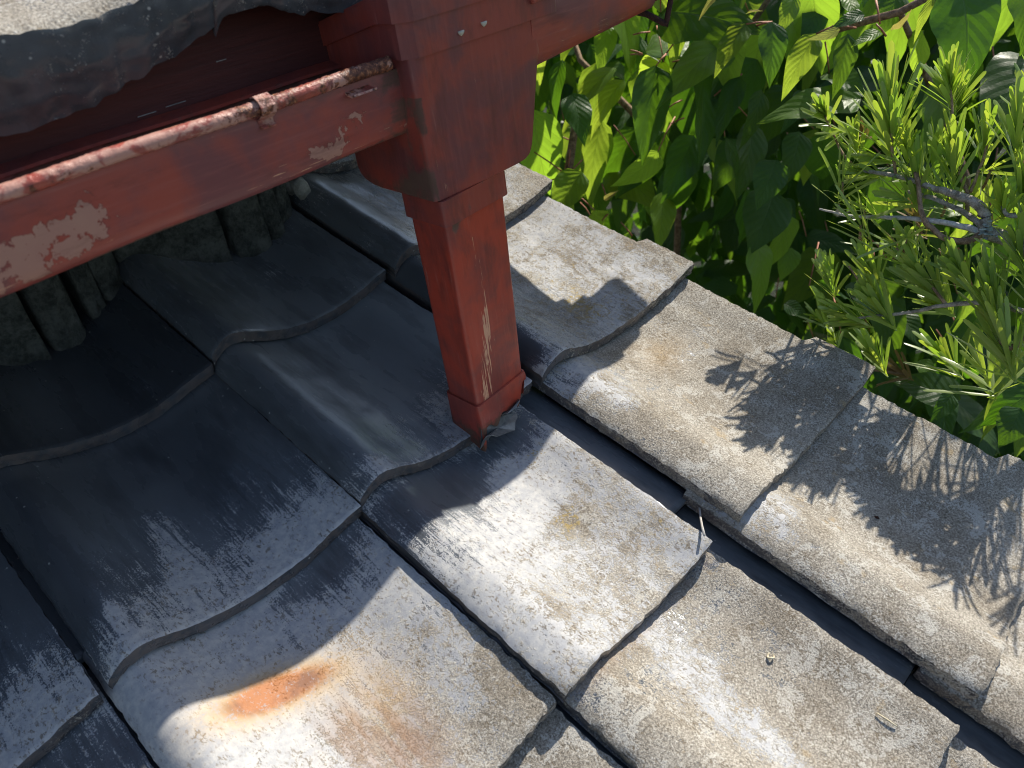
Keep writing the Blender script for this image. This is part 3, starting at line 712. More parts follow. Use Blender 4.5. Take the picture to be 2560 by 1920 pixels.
inn = [rrect(-.1145, XF(.282)-.002, -.2665, -.154, .282, .006), rrect(-.1145, XF(.2)-.002, -.2665, -.16, .196, .006)]
m_.loft([loops[-1], inn[0], inn[1]], True, False, False)
# bottom plate around the outlet
m_.loft([list(reversed(loops[0])), list(reversed(rrect(-.1100, -.0265, -.2675, -.2135, .1895, .006)))], True)
def hop_wear(x, y, z):
    dl = .55*math.exp(-((x+.1165)/.006)**2)*(y < -.262)*(z < .30) + .40*math.exp(-((z-.195)/.010)**2) + .40*math.exp(-((z-.3125)/.008)**2) + .78*math.exp(-((y+.245)/.016)**2)*(x < -.112)*(1 if z < .30 else .8) + .35*(x < -.112)*math.exp(-((z-.195)/.02)**2)
    dl += .45*math.exp(-((x+.112)/.010)**2)*(y < -.26)*(z > .25)
    return (.0, min(.95, dl + .05), .12 + .25*math.exp(-((x+.108)/.008)**2)*(y < -.26))
o = mesh_obj('body', m_.v, m_.f, M_HOP, hop, True, {'wear': np.array([hop_wear(*v) for v in m_.v])})
md = o.modifiers.new('edge', 'EDGE_SPLIT'); md.split_angle = math.radians(40)
def drop(L_): return [(x, y, z - .26*max(0, y+.243)) for x, y, z in L_]
def band(name, z0, z1, x0, x1, y0, y1, nl, lip=.002, r=.004):
    m_ = MB()
    a = rrect(x0, x1, y0, y1, z0, r, nl); c = rrect(x0, x1, y0, y1, z1, r, nl)
    ai = rrect(x0+lip, x1-lip, y0+lip, y1-lip, z0, r, nl); ci = rrect(x0+lip, x1-lip, y0+lip, y1-lip, z1, r, nl)
    ai, a, c, ci = [drop(q) for q in (ai, a, c, ci)]
    m_.loft([ai, a, c, ci, ai], True)
    o = mesh_obj(name, m_.v, m_.f, M_HOP, hop, True, {'wear': np.array([(.05, .30*math.exp(-((v[0]+.11)/.02)**2)+.1, .15) for v in m_.v])})
    md = o.modifiers.new('edge', 'EDGE_SPLIT'); md.split_angle = math.radians(35)
    return o
band('neck_band', .2815, .3135, -.1166, .0395, -.2686, -.150, 0, .002, .006)
band('lower_rim_band', .3125, .3425, -.1205, .0635, -.2712, -.122, .0110, .0045)
band('upper_rim_band', .3405, .3585, -.1235, .0660, -.2738, -.118, .0140, .0050)
band('rim_lip', .3586, .3606, -.1225, .0645, -.2728, -.120, .0130, .012)
for u_, v_ in ((1152, 80), (1209, 57)):
    d = ray(u_, v_); p = CC + d*((-.2716-CC[1])/d[1]); m_ = MB()
    L_ = []
    for k in range(6):
        f = k/5; r = .0030*math.cos(f*math.pi/2)**.7; L_.append([(p[0]+r*math.cos(a)*1.1, p[1]+r*math.sin(a), p[2]-f*.0042+.001) for a in [2*math.pi*q/10 for q in range(10)]])
    m_.loft(L_, True, True, True); m_.build('sealant_drip', mat_simple('sealant', (.36,.35,.29), (.50,.49,.42), 50, .6, .1, .001) if u_ < 1200 else bpy.data.materials['sealant'], hop)

dp = empty('downpipe', (0, 0, 0)); tag(dp, 'square red downpipe from the hopper down to the tiles, torn at its foot', 'downpipe')
def lerp(a, c, t): return a + (c-a)*t
def prect(t, z, out=0., r=.0045):   # t=0 at foot, 1 at hopper
    xl = lerp(-.1085, -.1090, t); xr = lerp(-.0310, -.0265, t); yf = lerp(-.2650, -.2680, t); yb = lerp(-.2165, -.2140, t)
    P = rrect(xl-out, xr+out, yf-out, yb+out, z, r, 0)
    return [(x, y + (x-xl)*.07*(1 if y < lerp(yf, yb, .5) else .4), z) for x, y, z in P]
def ftz(z): return (z+.046)/.211
def pipe_wear(x, y, z):
    sc = math.exp(-((x+.085-.010*math.sin(z*20))/.0115)**2)*(y < -.25)*(z < .14)*(.88 if z < .06 else .55)
    sc2 = .35*math.exp(-((x+.055)/.010)**2)*(y < -.25)*(-.02 < z < .06)
    dd = .45*math.exp(-((z-.165)/.012)**2) + .4*math.exp(-((z+.046)/.008)**2) + .35*math.exp(-((x+.098)/.006)**2)*(z > .08)
    return (0, min(.9, dd + .08), max(sc, sc2))
m_ = MB(); zs = np.linspace(-.050, .172, 56); m_.loft([prect(ftz(z), z) for z in zs], True)
m_.loft([list(reversed(prect(ftz(z), z, -.0015))) for z in zs], True)
o = mesh_obj('pipe', m_.v, m_.f, M_PIPE, dp, True, {'wear': np.array([pipe_wear(*v) for v in m_.v])})
m_ = MB(); zs = [.1640, .1645, .17, .18, .1895]; 
m_.loft([prect(1, .1640, .0002)] + [prect(1, z, .0036) for z in zs[1:]] + [prect(1, .1896, .0004)], True)
o = mesh_obj('outlet_collar', m_.v, m_.f, M_HOP, hop, True, {'wear': np.array([(0, .5, .1)]*len(m_.v))})
md = o.modifiers.new('edge', 'EDGE_SPLIT'); md.split_angle = math.radians(40)
# foot socket: long left side, shorter torn front
def foot_z(x, y):
    if x < -.1065: return lerp(-.110, -.090, min(1, max(0, (y+.265)/.048)))      # left side rests on the tile
    if y < -.255:
        base = -.0795 + .004*math.sin(x*160)
        return base + .018*sstep(-.052, -.036, np.array(x)) + .010*math.sin(x*310)*.3
    return -.082
m_ = MB(); nlev = 12; loops = []; t0 = prect(0, -.046, .0022)
for k in range(nlev+1):
    L_ = []
    for (x, y, z) in t0:
        zb = foot_z(x, y); zz_ = lerp(-.0455, zb, k/nlev)
        if x < -.104 and y < -.258: zz_ = lerp(-.0455, lerp(-.108, -.082, sstep(-.1095, -.104, np.array(x))), k/nlev)
        L_.append((x, y - .002*math.sin(k/nlev*3)*(y < -.25), float(zz_)))
    loops.append(L_)
m_.loft([prect(0, -.0452, .0003)] + loops, True); m_.loft([[(x*1+(.0012 if x < -.07 else -.0012), y+(.0012 if y < -.24 else -.0012), z) for x, y, z in l] for l in reversed(loops)], True)
o = mesh_obj('foot_socket', m_.v, m_.f, M_PIPE, dp, True, {'wear': np.array([(0, min(.95, .25 + .6*float(sstep(-.06, -.09, np.array(z))) + .25*(y < -.26)), .1) for x, y, z in m_.v])})
md = o.modifiers.new('edge', 'EDGE_SPLIT'); md.split_angle = math.radians(40)
# torn grey sheet hanging out of the foot
fl = [(1203,1074,-.266),(1232,1052,-.262),(1262,1037,-.258),(1290,1033,-.256),(1294,1044,-.262),(1288,1055,-.266),(1287,1076,-.273),(1262,1085,-.276),(1243,1092,-.279),(1228,1089,-.276),(1216,1092,-.274),(1207,1104,-.271),(1200,1124,-.266)]
FV = [tuple(CC + ray(u_, v_)*((y_-CC[1])/ray(u_, v_)[1])) for u_, v_, y_ in fl]
cen = np.mean(np.array(FV), 0); cen[1] += .003
FV2 = FV + [tuple(cen)]; FF = [(k, (k+1) % len(FV), len(FV)) for k in range(len(FV))]
o = mesh_obj('torn_sheet', FV2, FF, M_ZINC, dp, False); sm = o.modifiers.new('thick', 'SOLIDIFY'); sm.thickness = .0007
fl2 = [(1253,1037,-.262),(1280,1018,-.262),(1296,996,-.262),(1300,1002,-.270),(1290,1020,-.272),(1270,1034,-.270)]
FV = [tuple(CC + ray(u_, v_)*((y_-CC[1])/ray(u_, v_)[1])) for u_, v_, y_ in fl2]
o = mesh_obj('torn_edge', FV, [tuple(range(6))], M_ZINC, dp, False); sm = o.modifiers.new('thick', 'SOLIDIFY'); sm.thickness = .0008

# ------------------------------------------------------------------ bits of litter lying on the tiles
def surf_h(x, yd):
    i = 0 if x >= 0 else int(-math.floor(x/TW)); xl = x + i*TW
    X, H = (VX, VH) if i == 0 else (PX, PH)
    d = (-yd) % TL
    return float(np.interp(xl, X, H)) - TILT*d
def on_plane(u_, v_, h):
    d = ray(u_, v_); nr = np.array([0, -math.sin(S), math.cos(S)]); return Vector(CC + d*((h - CC @ nr)/(d @ nr)))
def on_roof(u_, v_, up=.0):
    d = ray(u_, v_); h = 0.; nr = np.array([0, -math.sin(S), math.cos(S)])
    for _ in range(40):
        t = (h - CC @ nr)/(d @ nr); P = CC + t*d; x = P[0]; yd = -(P[1]*math.cos(S)+P[2]*math.sin(S)); h = .5*h + .5*(surf_h(x, yd)+up)
    return Vector(P)
p = on_roof(1927, 1641, .0015); m_ = MB(); pts = []
for k in range(22):
    a = 5.2*k/21 + 1.0; pts.append(p + Vector((math.cos(a)*.0030, math.sin(a)*.0028, .0006+.0008*math.sin(a*2))))
m_.tube(pts, [.0004+.0008*math.sin(math.pi*min(1, (k+2)/22)) for k in range(22)], 8, .05)
o = m_.build('curled_husk', M_STRAW); tag(o, 'tiny curled straw-coloured husk lying on the sandy tile at lower right', 'husk')
a_ = on_roof(2192, 1783, .0018); c_ = on_roof(2242, 1816, .0018); m_ = MB(); m_.tube([a_, a_.lerp(c_, .5)+Vector((0, 0, .0006)), c_], [.0007, .0008, .0007], 6, .1)
tag(m_.build('pale_stick', M_STRAW), 'short pale stick lying on the sandy tile near the bottom right corner', 'stick')
a_ = on_plane(1741, 1258, -.020); b_ = on_plane(1751, 1292, -.010); c_ = on_plane(1761, 1338, .004); m_ = MB(); m_.tube([a_, a_.lerp(b_, .5)+Vector((.002,0,.001)), b_, b_.lerp(c_, .5)+Vector((-.0008,0,.0012)), c_], [.0008, .0011, .0013, .0013, .0015], 8, .12)
tag(m_.build('dry_twig', M_DEAD), 'bleached dry twig poking from the black gap between two tiles', 'twig')
a_ = on_roof(2186, 1291, .0015); c_ = on_roof(2198, 1297, .0012); m_ = MB(); m_.tube([a_, a_.lerp(c_, .5)+Vector((0,0,.0008)), c_], [.0005, .0018, .0005], 7)
tag(m_.build('dark_seed', M_IRON), 'small dark seed on the verge tile beside the branch shadows', 'seed')

# ------------------------------------------------------------------ broad-leaved tree
def leaf_mesh(name, wr=.36, cup=.18, droop=.35, tip=1., fold=.22, seed=0, nl=12, nw=6):
    """unit leaf along +Y (length 1), normal +Z"""
    rs = random.Random(seed); V = []; UV = []; Fc = []
    for a in range(nl+1):
        t = a/nl
        wdt = wr*(math.sin(math.pi*min(1, t**.62))**.9)*(1-t)**.28*1.25 if t < 1 else 0
        wdt = wr*1.55*(t**.5)*(1-t)**(.95+.25*tip)*1.15 + (.012*(1-t))
        for c in range(-nw, nw+1):
            s = c/nw; x = s*wdt
            z = -droop*t*t + fold*abs(x) - cup*(x*x)/max(wr, .01) + .012*math.sin(9*t+2.2*s+seed)*abs(s) + .018*math.sin(t*15+seed)*s
            V.append((x, t*(1-.10*droop*t), z)); UV.append((.5+s*.5, t))
    k = 2*nw+1
    for a in range(nl):
        for c in range(k-1): Fc.append((a*k+c, a*k+c+1, (a+1)*k+c+1, (a+1)*k+c))
    me = bpy.data.meshes.new(name); me.from_pydata(V, [], Fc); me.polygons.foreach_set('use_smooth', [True]*len(Fc))
    ul = me.uv_layers.new(name='UVMap'); idx = np.empty(len(me.loops), np.int32); me.loops.foreach_get('vertex_index', idx)
    ul.data.foreach_set('uv', np.array(UV, np.float32)[idx].ravel()); return me
LM = {}
for key, mt in (('d', M_LEAF), ('p', M_LEAFP), ('y', M_YEL)):
    LM[key] = []
    for q in range(5):
        me = leaf_mesh('leaf', [.34,.40,.30,.36,.44][q], [.15,.25,.1,.2,.3][q], [.25,.45,.15,.6,.35][q], 1, [.25,.12,.45,.3,.18][q], q); me.materials.append(mt); LM[key].append(me)
def put_leaf(parent, base, tip, nrm, key='d', q=None, width=1., name='leaf'):
    base = Vector(base); tip = Vector(tip); y = tip-base; L_ = y.length; y.normalize()
    z = Vector(nrm); z = (z - y*z.dot(y)).normalized(); x = y.cross(z)
    q = RNG.randrange(5) if q is None else q
    o = bpy.data.objects.new(name, LM[key][q]); COL.objects.link(o); o.parent = parent
    mt = Matrix((( x.x*L_*width, y.x*L_, z.x*L_, base.x), (x.y*L_*width, y.y*L_, z.y*L_, base.y), (x.z*L_*width, y.z*L_, z.z*L_, base.z), (0, 0, 0, 1)))
    o.matrix_local = mt; return o
tree = empty('broadleaf_tree', (0, 0, 0)); tag(tree, 'broad-leaved tree with drooping heart-shaped leaves on reddish stalks behind the roof edge', 'tree')
view = Vector(CR[2])
def facing(u_, v_, du=0., dv=0., dn=0.):       # a normal turned roughly to the viewer, with offsets right/up
    return (-view + Vector(CR[0])*du - Vector(CR[1])*dv + Vector((0, 0, 1))*dn).normalized()
# hand-placed leaves: base px, tip px, distance at base, tip, normal offsets, kind, width
LV = [
 (1640,165,1605,415,1.42,1.38, -.2,.1,'d',1.0), (1755,170,1772,420,1.50,1.44, .9,.1,'d',.9), (1865,60,1775,175,1.38,1.34,-.6,1.2,'p',1.1),
 (1930,55,1938,215,1.36,1.33,.1,.5,'d',1.05), (2040,85,1945,225,1.34,1.30,-.4,.7,'p',.85), (2120,85,2100,250,1.32,1.30,.3,.2,'d',.9),
 (1905,225,1890,365,1.40,1.36,.8,.0,'d',.8), (1850,190,1775,345,1.45,1.40,-.9,.3,'d',.6), (1940,400,1905,515,1.38,1.34,.1,.2,'d',1.2),
 (1935,480,1895,625,1.50,1.44,.2,.1,'d',1.35), (1735,340,1665,505,1.55,1.50,.4,.2,'d',1.1), (1850,350,1800,470,1.6,1.55,.3,.3,'d',1.2),
 (1430,235,1470,340,1.50,1.44,.2,.6,'d',1.0), (1540,170,1370,270,1.55,1.48,-.2,1.3,'p',.6), (1405,150,1362,275,1.5,1.46,-.8,.2,'d',.7),
 (1560,200,1455,300,1.6,1.55,-.3,1.0,'p',.8), (1660,330,1545,490,1.65,1.6,.3,.2,'d',.9), (1590,320,1500,470,1.7,1.66,.5,.1,'d',.9),
 (1455,430,1370,545,1.40,1.38,.0,.9,'p',1.6), (2400,-40,2480,215,1.25,1.22,.1,.2,'d',1.35), (2560,-60,2620,120,1.2,1.2,.2,.1,'d',1.2),
 (2335,-10,2270,95,1.24,1.22,-1.2,.6,'p',.45), (2160,35,2075,60,1.34,1.32,.1,.8,'d',1.1), (2115,-10,2150,30,1.4,1.36,.3,.9,'p',1.), (2200,80,2130,108,1.33,1.30,.0,1.2,'p',1.1),
 (2100,75,2035,105,1.33,1.3,.8,-.6,'y',.6), (2230,75,2280,48,1.33,1.3,.2,-.8,'y',.55), (1865,35,1905,20,1.4,1.38,.1,1.4,'y',.8), (1800,-20,1740,30,1.4,1.38,.6,1.2,'y',.5),
 (1510,500,1545,475,1.45,1.44,.2,.3,'y',.8), (1900,405,1935,395,1.45,1.42,.3,1.2,'p',1.), (2130,705,2185,770,1.5,1.47,.2,.1,'d',1.6), (2250,780,2310,860,1.5,1.47,-.1,.2,'d',1.3),
 (2400,1000,2230,930,1.35,1.32,.1,.5,'d',1.25), (2380,985,2330,1060,1.3,1.28,.2,.4,'d',1.3), (2550,1020,2520,1120,1.22,1.20,.1,.2,'d',1.5), (2600,960,2480,1060,1.24,1.2,.2,.6,'d',1.2),
 (2300,900,2350,960,1.42,1.40,-.2,.9,'p',1.2), (1980,620,1960,700,1.6,1.58,.3,1.,'p',1.3), (1960,760,2030,790,1.5,1.5,.1,.6,'d',1.3),
 (1440,60,1395,150,1.7,1.66,-.3,.9,'p',1.), (1520,60,1500,180,1.6,1.55,.2,.5,'p',1.), (1600,90,1570,200,1.65,1.6,.5,.4,'d',1.), (1700,40,1690,150,1.55,1.5,.2,.8,'p',.9),
 (1760,60,1740,180,1.6,1.54,.4,.5,'d',.9), (1840,110,1800,260,1.5,1.45,.5,.2,'d',.8), (1985,-10,1960,75,1.42,1.38,.5,.4,'p',.9), (2045,10,2030,110,1.5,1.44,.3,.3,'d',1.),
 (2250,-20,2200,80,1.45,1.4,.2,.5,'d',1.2), (2010,230,1960,330,1.5,1.45,.4,.1,'d',1.), (2000,330,1985,450,1.55,1.5,.2,.1,'d',1.1), (1700,420,1640,520,1.8,1.75,.2,.3,'d',1.1),
]
for (u0,v0,u1,v1,d0,d1,dn1,dn2,key,wd) in LV:
    bp, tp = at(u0, v0, d0), at(u1, v1, d1)
    put_leaf(tree, bp, tp, facing(0, 0, dn1*.6, dn2*.3, dn2*.5), key, None, wd)
rl = random.Random(4)
def visible_band(u_, v_): return v_ < 400 + (u_-1290)*.6 + 60     # above the roof edge in the photo
n_l = 0; stalks = MB()
def rand_leaf(u_, v_, d, L_, sunny):
    base = at(u_, v_, d)
    droop = Vector((rl.uniform(-.9, .6), rl.uniform(-.7, .5), -1.0 if rl.random() < .7 else rl.uniform(-.4, .2))).normalized()
    tip = base + droop*L_
    nrm = facing(0, 0, rl.uniform(-.9, .9), rl.uniform(-.2, .8), rl.uniform(0, 1.2))
    return base, tip, nrm
def density(u_, v_):
    return 1.
cnt = 0
while cnt < 180:
    u_ = rl.uniform(1300, 2680); v_ = rl.uniform(-160, 1000)
    if not visible_band(u_, v_): continue
    if 1600 < u_ < 1880 and 520 < v_ < 800: continue
    d = rl.uniform(1.45, 2.1) if u_ < 2000 else rl.uniform(1.4, 2.0)
    bp, tp, nn = rand_leaf(u_, v_, d, rl.uniform(.10, .185), 0)
    key = 'p' if (rl.random() < (.78 if (u_ < 1700 or v_ < 110) else .22)) else 'd'  # more of the lit copy where the foliage looks sunny
    put_leaf(tree, bp, tp, nn, key, rl.randrange(5), rl.uniform(.65, 1.3)); cnt += 1
    if rl.random() < .55:
        e = bp + Vector((rl.uniform(-.04, .06), rl.uniform(0, .06), rl.uniform(.02, .07))); stalks.tube([bp, bp.lerp(e, .5)+Vector((0, 0, .004)), e], [.0011, .0012, .0014], 5)
for (u0,v0,u1,v1,d) in [(1335,380,1420,440,1.5),(1420,440,1425,375,1.5),(1375,452,1420,438,1.5),(1420,440,1455,400,1.5),(1335,322,1390,325,1.6),(1380,335,1435,355,1.6),(1582,87,1625,80,1.5),(1575,125,1605,135,1.5),(1575,137,1605,137,1.5),
    (1640,165,1665,135,1.42),(1665,135,1700,90,1.44),(1785,240,1855,185,1.48),(1678,310,1710,295,1.5),(1670,270,1705,250,1.5),(1505,460,1518,500,1.55),(1552,555,1580,590,1.5),(1480,530,1515,535,1.5),(1505,552,1520,535,1.5),
    (2200,60,2190,0,1.36),(2190,60,2215,90,1.35),(2080,65,2140,70,1.36),(1680,155,1720,150,1.5),(1930,55,1890,65,1.38),(2040,85,2100,60,1.36),(1865,60,1930,55,1.38)]:
    stalks.tube([at(u0,v0,d), at((u0+u1)/2,(v0+v1)/2-2,d), at(u1,v1,d+.01)], [.0013,.0014,.0017], 6)
o = stalks.build('leaf_stalk', M_STEM, tree); o['kind'] = 'stuff'
m_ = MB()
for pts in [[(1690,700,2.0),(1700,400,1.85),(1760,200,1.75),(1880,60,1.62),(2000,-120,1.6)], [(1700,400,1.85),(1560,260,1.8),(1450,150,1.85),(1400,0,1.9)], [(1760,200,1.75),(1900,150,1.6),(2100,70,1.42),(2250,30,1.38),(2420,-60,1.35)],
            [(2500,700,1.9),(2400,400,1.8),(2300,150,1.7),(2250,30,1.4)], [(1420,440,1.5),(1440,300,1.55),(1452,230,1.6)]]:
    P = [at(*p_) for p_ in pts]; m_.tube(P, [.009 - .0055*k/len(P) for k in range(len(P))], 7, .1)
m_.tube([at(1690,700,2.0), Vector(at(1690,700,2.0)) + Vector((.05,.05,-.8)), Vector(at(1690,700,2.0)) + Vector((.02,.1,-2.1))], [.012,.018,.03], 8, .1)
m_.build('branch', M_BARK2, tree)
# deeper leaves, one mass
def leaf_mass(name, mat, n, gen, parent):
    V = []; Fc = []; UV = []
    base = leaf_mesh('tmp', .38, .2, .35, 1, .25, 3, 5, 2); bv = np.array([v.co for v in base.vertices]); bf = [tuple(p_.vertices) for p_ in base.polygons]
    uvl = np.array([(.5+ (k % 5 - 2)/4, (k//5)/5) for k in range(len(bv))])
    for k in range(n):
        bp, tp, nn, wd = gen(k); y = Vector(tp)-Vector(bp); L_ = y.length; y.normalize(); z = Vector(nn); z = (z-y*z.dot(y)).normalized(); x = y.cross(z)
        Mx = np.array([[x.x*wd, y.x, z.x], [x.y*wd, y.y, z.y], [x.z*wd, y.z, z.z]])*L_
        nv = len(V)*len(bv); V.append(bv @ Mx.T + np.array(bp)); UV.append(uvl); Fc += [tuple(i_+nv for i_ in f) for f in bf]
    bpy.data.meshes.remove(base)
    o = mesh_obj(name, np.concatenate(V), Fc, mat, parent, True, uv=np.concatenate(UV)); o['kind'] = 'stuff'; return o
def gen_deep(k):
    while True:
        u_ = rl.uniform(1250, 2800); v_ = rl.uniform(-250, 1200)
        if visible_band(u_, v_): break
    bp, tp, nn = rand_leaf(u_, v_, rl.uniform(2.0, 3.1), rl.uniform(.09, .17), 0); return bp, tp, nn, rl.uniform(.8, 1.1)
leaf_mass('inner_foliage', M_LEAF, 2600, gen_deep, tree)
# low undergrowth far below
ug = empty('undergrowth', (0, 0, 0)); bpy.data.objects.remove(ug)
def gen_low(k):
    u_ = rl.uniform(1250, 2900); v_ = rl.uniform(-300, 1300); d = ray(u_, v_); z = -2.6 + rl.uniform(0, 1.2); t = (z-CC[2])/d[2]
    p_ = Vector(CC + d*t); a = rl.uniform(0, 6.28); tp = p_ + Vector((math.cos(a), math.sin(a), rl.uniform(-.5, .3)))*rl.uniform(.05, .13)
    return p_, tp, Vector((rl.uniform(-.5, .5), rl.uniform(-.5, .5), 1)), rl.uniform(.6, 1.1)
def gen_shade_leaves(k):
    while True:
        u_ = rl.uniform(1750, 2700); v_ = rl.uniform(100, 1100); P_ = at(u_, v_, rl.uniform(1.35, 2.1)) + SUN*rl.uniform(.35, 1.3)
        if P_.y < -.12: continue
        q_ = CR @ (np.array(P_) - CC)
        if abs(q_[0]/q_[2]*F) < 1400 and abs(q_[1]/q_[2]*F) < 1100 and q_[2] > 0: continue
        if u_ < 1850 and rl.random() < .6: continue
        if v_ < 120 and rl.random() < .5: continue
        return P_, P_ + Vector((rl.uniform(-.5,.5), rl.uniform(-.5,.5), -1)).normalized()*rl.uniform(.10, .17), SUN + Vector((rl.uniform(-.7,.7), rl.uniform(-.7,.7), rl.uniform(-.5,.5))), 1.1
leaf_mass('shade_foliage', M_LEAF, 330, gen_shade_leaves, tree)  # unseen leaf mass added along the sun rays to shade the foliage
o = leaf_mass('undergrowth', M_LEAF, 3500, gen_low, None); tag(o, 'mass of small sunlit undergrowth leaves on the ground far below', 'undergrowth', kind='stuff')

# ------------------------------------------------------------------ podocarp shrub
shrub = empty('podocarp_shrub', (0, 0, 0)); tag(shrub, 'shrub with tufts of narrow strap-like leaves on grey lichened branches by the verge', 'shrub')
rp = random.Random(21)
def needle_tuft(base, direc, L_, n, spread, mat, stem=.02, wid=.0030, name='leaf_tuft', curve=.12):
    base = Vector(base); direc = Vector(direc).normalized(); V = []; Fc = []
    a0 = direc.cross(Vector((.2, .4, .9))).normalized(); b0 = direc.cross(a0)
    for k in range(n):
        s = (k+.5)/n; ph = k*2.39996 + rp.uniform(-.3, .3)
        ang = spread*(.18+.95*(1-s)) * rp.uniform(.7, 1.15); org = base + direc*(stem*(s-.85))
        rad = a0*math.cos(ph)+b0*math.sin(ph)
        d = (direc*math.cos(ang)+rad*math.sin(ang)).normalized(); l = L_*rp.uniform(.68, 1.08)*(1 - .28*s)
        sd = d.cross(rad); sd = (sd if sd.length > 1e-3 else a0).normalized(); nn = sd.cross(d)
        tw = rp.uniform(-.8, .8); sd2 = sd*math.cos(tw)+nn*math.sin(tw); nn2 = sd2.cross(d)
        w_ = wid*rp.uniform(.8, 1.15); cv = curve*l*rp.uniform(-.4, 1.)
        nv = len(V)
        for q, (t, ww) in enumerate([(0, .35), (.18, .8), (.45, 1.), (.75, 1.), (.95, .80), (1., .25)]):
            c = org + d*l*t + nn*(cv*t*t) + Vector((0, 0, -1))*(.06*l*t*t)
            V += [c - sd2*w_*ww, c - nn2*w_*ww*.22, c + sd2*w_*ww]
        for q in range(5):
            a = nv+q*3; Fc += [(a, a+1, a+4, a+3), (a+1, a+2, a+5, a+4)]
    return mesh_obj(name, V, Fc, mat, shrub, True)
# (base px, tip px, dist base, dist tip, leaf length m, count, spread, kind)
k_ = 2560/2212
T = [
 (2060,285,2030,225,1.13,1.11,.040,46,.85,'n'), (2225,285,2225,130,1.09,1.08,.100,52,.62,'n'), (2375,215,2370,150,1.10,1.09,.060,60,.75,'n'),
 (2230,330,2225,240,1.09,1.07,.085,40,.75,'n'), (2140,360,2130,310,1.10,1.09,.050,34,.6,'n'), (2385,395,2385,290,1.08,1.07,.075,46,.55,'n'),
 (2265,370,2260,320,1.07,1.06,.045,26,.8,'y'), (2505,510,2500,450,1.05,1.04,.042,34,.7,'y'), (2540,330,2545,230,1.10,1.09,.075,40,.6,'n'), (2465,350,2480,270,1.12,1.11,.060,30,.6,'n'),
 (2100,330,2060,330,1.12,1.10,.045,24,.9,'n'), (2210,400,2150,385,1.10,1.08,.060,30,.8,'n'), (2290,455,2285,360,1.08,1.07,.075,44,.6,'n'), (2340,420,2345,330,1.10,1.09,.07,36,.55,'n'),
 (2260,500,2180,470,1.07,1.05,.055,20,.9,'n'), (2170,430,2090,410,1.09,1.08,.050,22,.7,'n'),
 (2135,797,2020,745,1.07,1.04,.060,44,.55,'n'), (2075,700,2055,620,1.08,1.06,.055,40,.6,'n'), (2200,770,2120,660,1.06,1.04,.072,52,.5,'n'), (2320,705,2240,610,1.05,1.03,.080,56,.55,'n'),
 (2280,640,2265,590,1.08,1.07,.055,34,.7,'n'), (2180,680,2150,590,1.10,1.08,.065,40,.55,'n'), (2400,680,2360,610,1.04,1.03,.060,40,.7,'n'), (2480,760,2455,640,1.01,1.0,.085,46,.45,'n'),
 (2515,870,2480,740,1.0,.99,.080,50,.55,'n'), (2350,760,2280,700,1.08,1.06,.055,30,.8,'n'), (2193,895,2150,820,1.16,1.14,.065,34,.6,'n'), (2463,935,2440,880,1.12,1.11,.075,40,1.2,'n'),
 (2050,800,2030,780,1.35,1.34,.05,16,.9,'n'), (2085,845,2075,820,1.3,1.3,.035,14,.8,'n'), (2370,900,2330,850,1.18,1.17,.07,34,.9,'n'), (2550,640,2530,560,1.03,1.02,.065,40,.8,'n'),
 (2450,520,2420,440,1.12,1.11,.055,24,.9,'n'), (2560,470,2580,380,1.06,1.05,.075,40,.6,'n'), (2590,250,2600,150,1.12,1.10,.07,40,.6,'n'),
 (2250,930,2200,900,1.3,1.28,.055,26,1.,'b'), (2300,560,2280,520,1.2,1.19,.05,24,1.,'b'), (2400,250,2420,180,1.2,1.18,.06,26,.8,'n'), (2160,330,2130,300,1.14,1.12,.03,20,.9,'b'),
 (2610,560,2640,470,1.05,1.04,.08,46,.6,'n'), (2620,760,2600,640,1.0,1.0,.08,46,.6,'n'), (2600,900,2590,800,1.02,1.0,.08,40,.8,'n'), (2640,400,2660,300,1.1,1.1,.08,40,.6,'n'),
]
for (u0,v0,u1,v1,d0,d1,L_,n,sp,kd) in T:
    bp, tp = at(u0,v0,d0), at(u1,v1,d1); mt = {'n': M_NEED, 'y': M_NEEDY, 'b': M_NEEDB}[kd]
    if kd == 'n' and rp.random() < .40:
        needle_tuft(bp, tp-bp, L_*.62, n//3, sp*.6, M_NEEDY, L_*.25, .0028)
    needle_tuft(bp, tp-bp, L_*1.10, int(n*.54), sp*.90, mt, L_*.6, .0021 + .013*L_)
def branch(pts, r0, r1, mat, name='branch', n=8):
    P = [at(*p_) for p_ in pts]; Q = []
    for k in range(len(P)-1):
        p0 = P[max(k-1, 0)]; p1, p2 = P[k], P[k+1]; p3 = P[min(k+2, len(P)-1)]
        for q in range(4):
            t = q/4; Q.append(.5*((2*p1)+(-p0+p2)*t+(2*p0-5*p1+4*p2-p3)*t*t+(-p0+3*p1-3*p2+p3)*t**3))
    Q.append(P[-1]); Q = [p_ + Vector((rp.uniform(-1,1), rp.uniform(-1,1), rp.uniform(-1,1)))*.0006 for p_ in Q]
    m_ = MB(); m_.tube(Q, [r0+(r1-r0)*k/(len(Q)-1) for k in range(len(Q))], n, .1); m_.build(name, mat, shrub)
branch([(2800,900,1.15),(2700,720,1.10),(2600,640,1.06),(2520,600,1.05),(2460,578,1.05)], .011, .0075, M_BARK)
branch([(2460,578,1.05),(2465,540,1.05),(2435,505,1.05),(2380,485,1.06),(2335,470,1.07),(2240,440,1.08),(2140,425,1.09)], .0072, .0020, M_BARK)
branch([(2455,580,1.05),(2380,560,1.05),(2290,548,1.06),(2200,542,1.08),(2120,540,1.10),(2050,522,1.11)], .0040, .0012, M_DEAD, 'dead_twig')
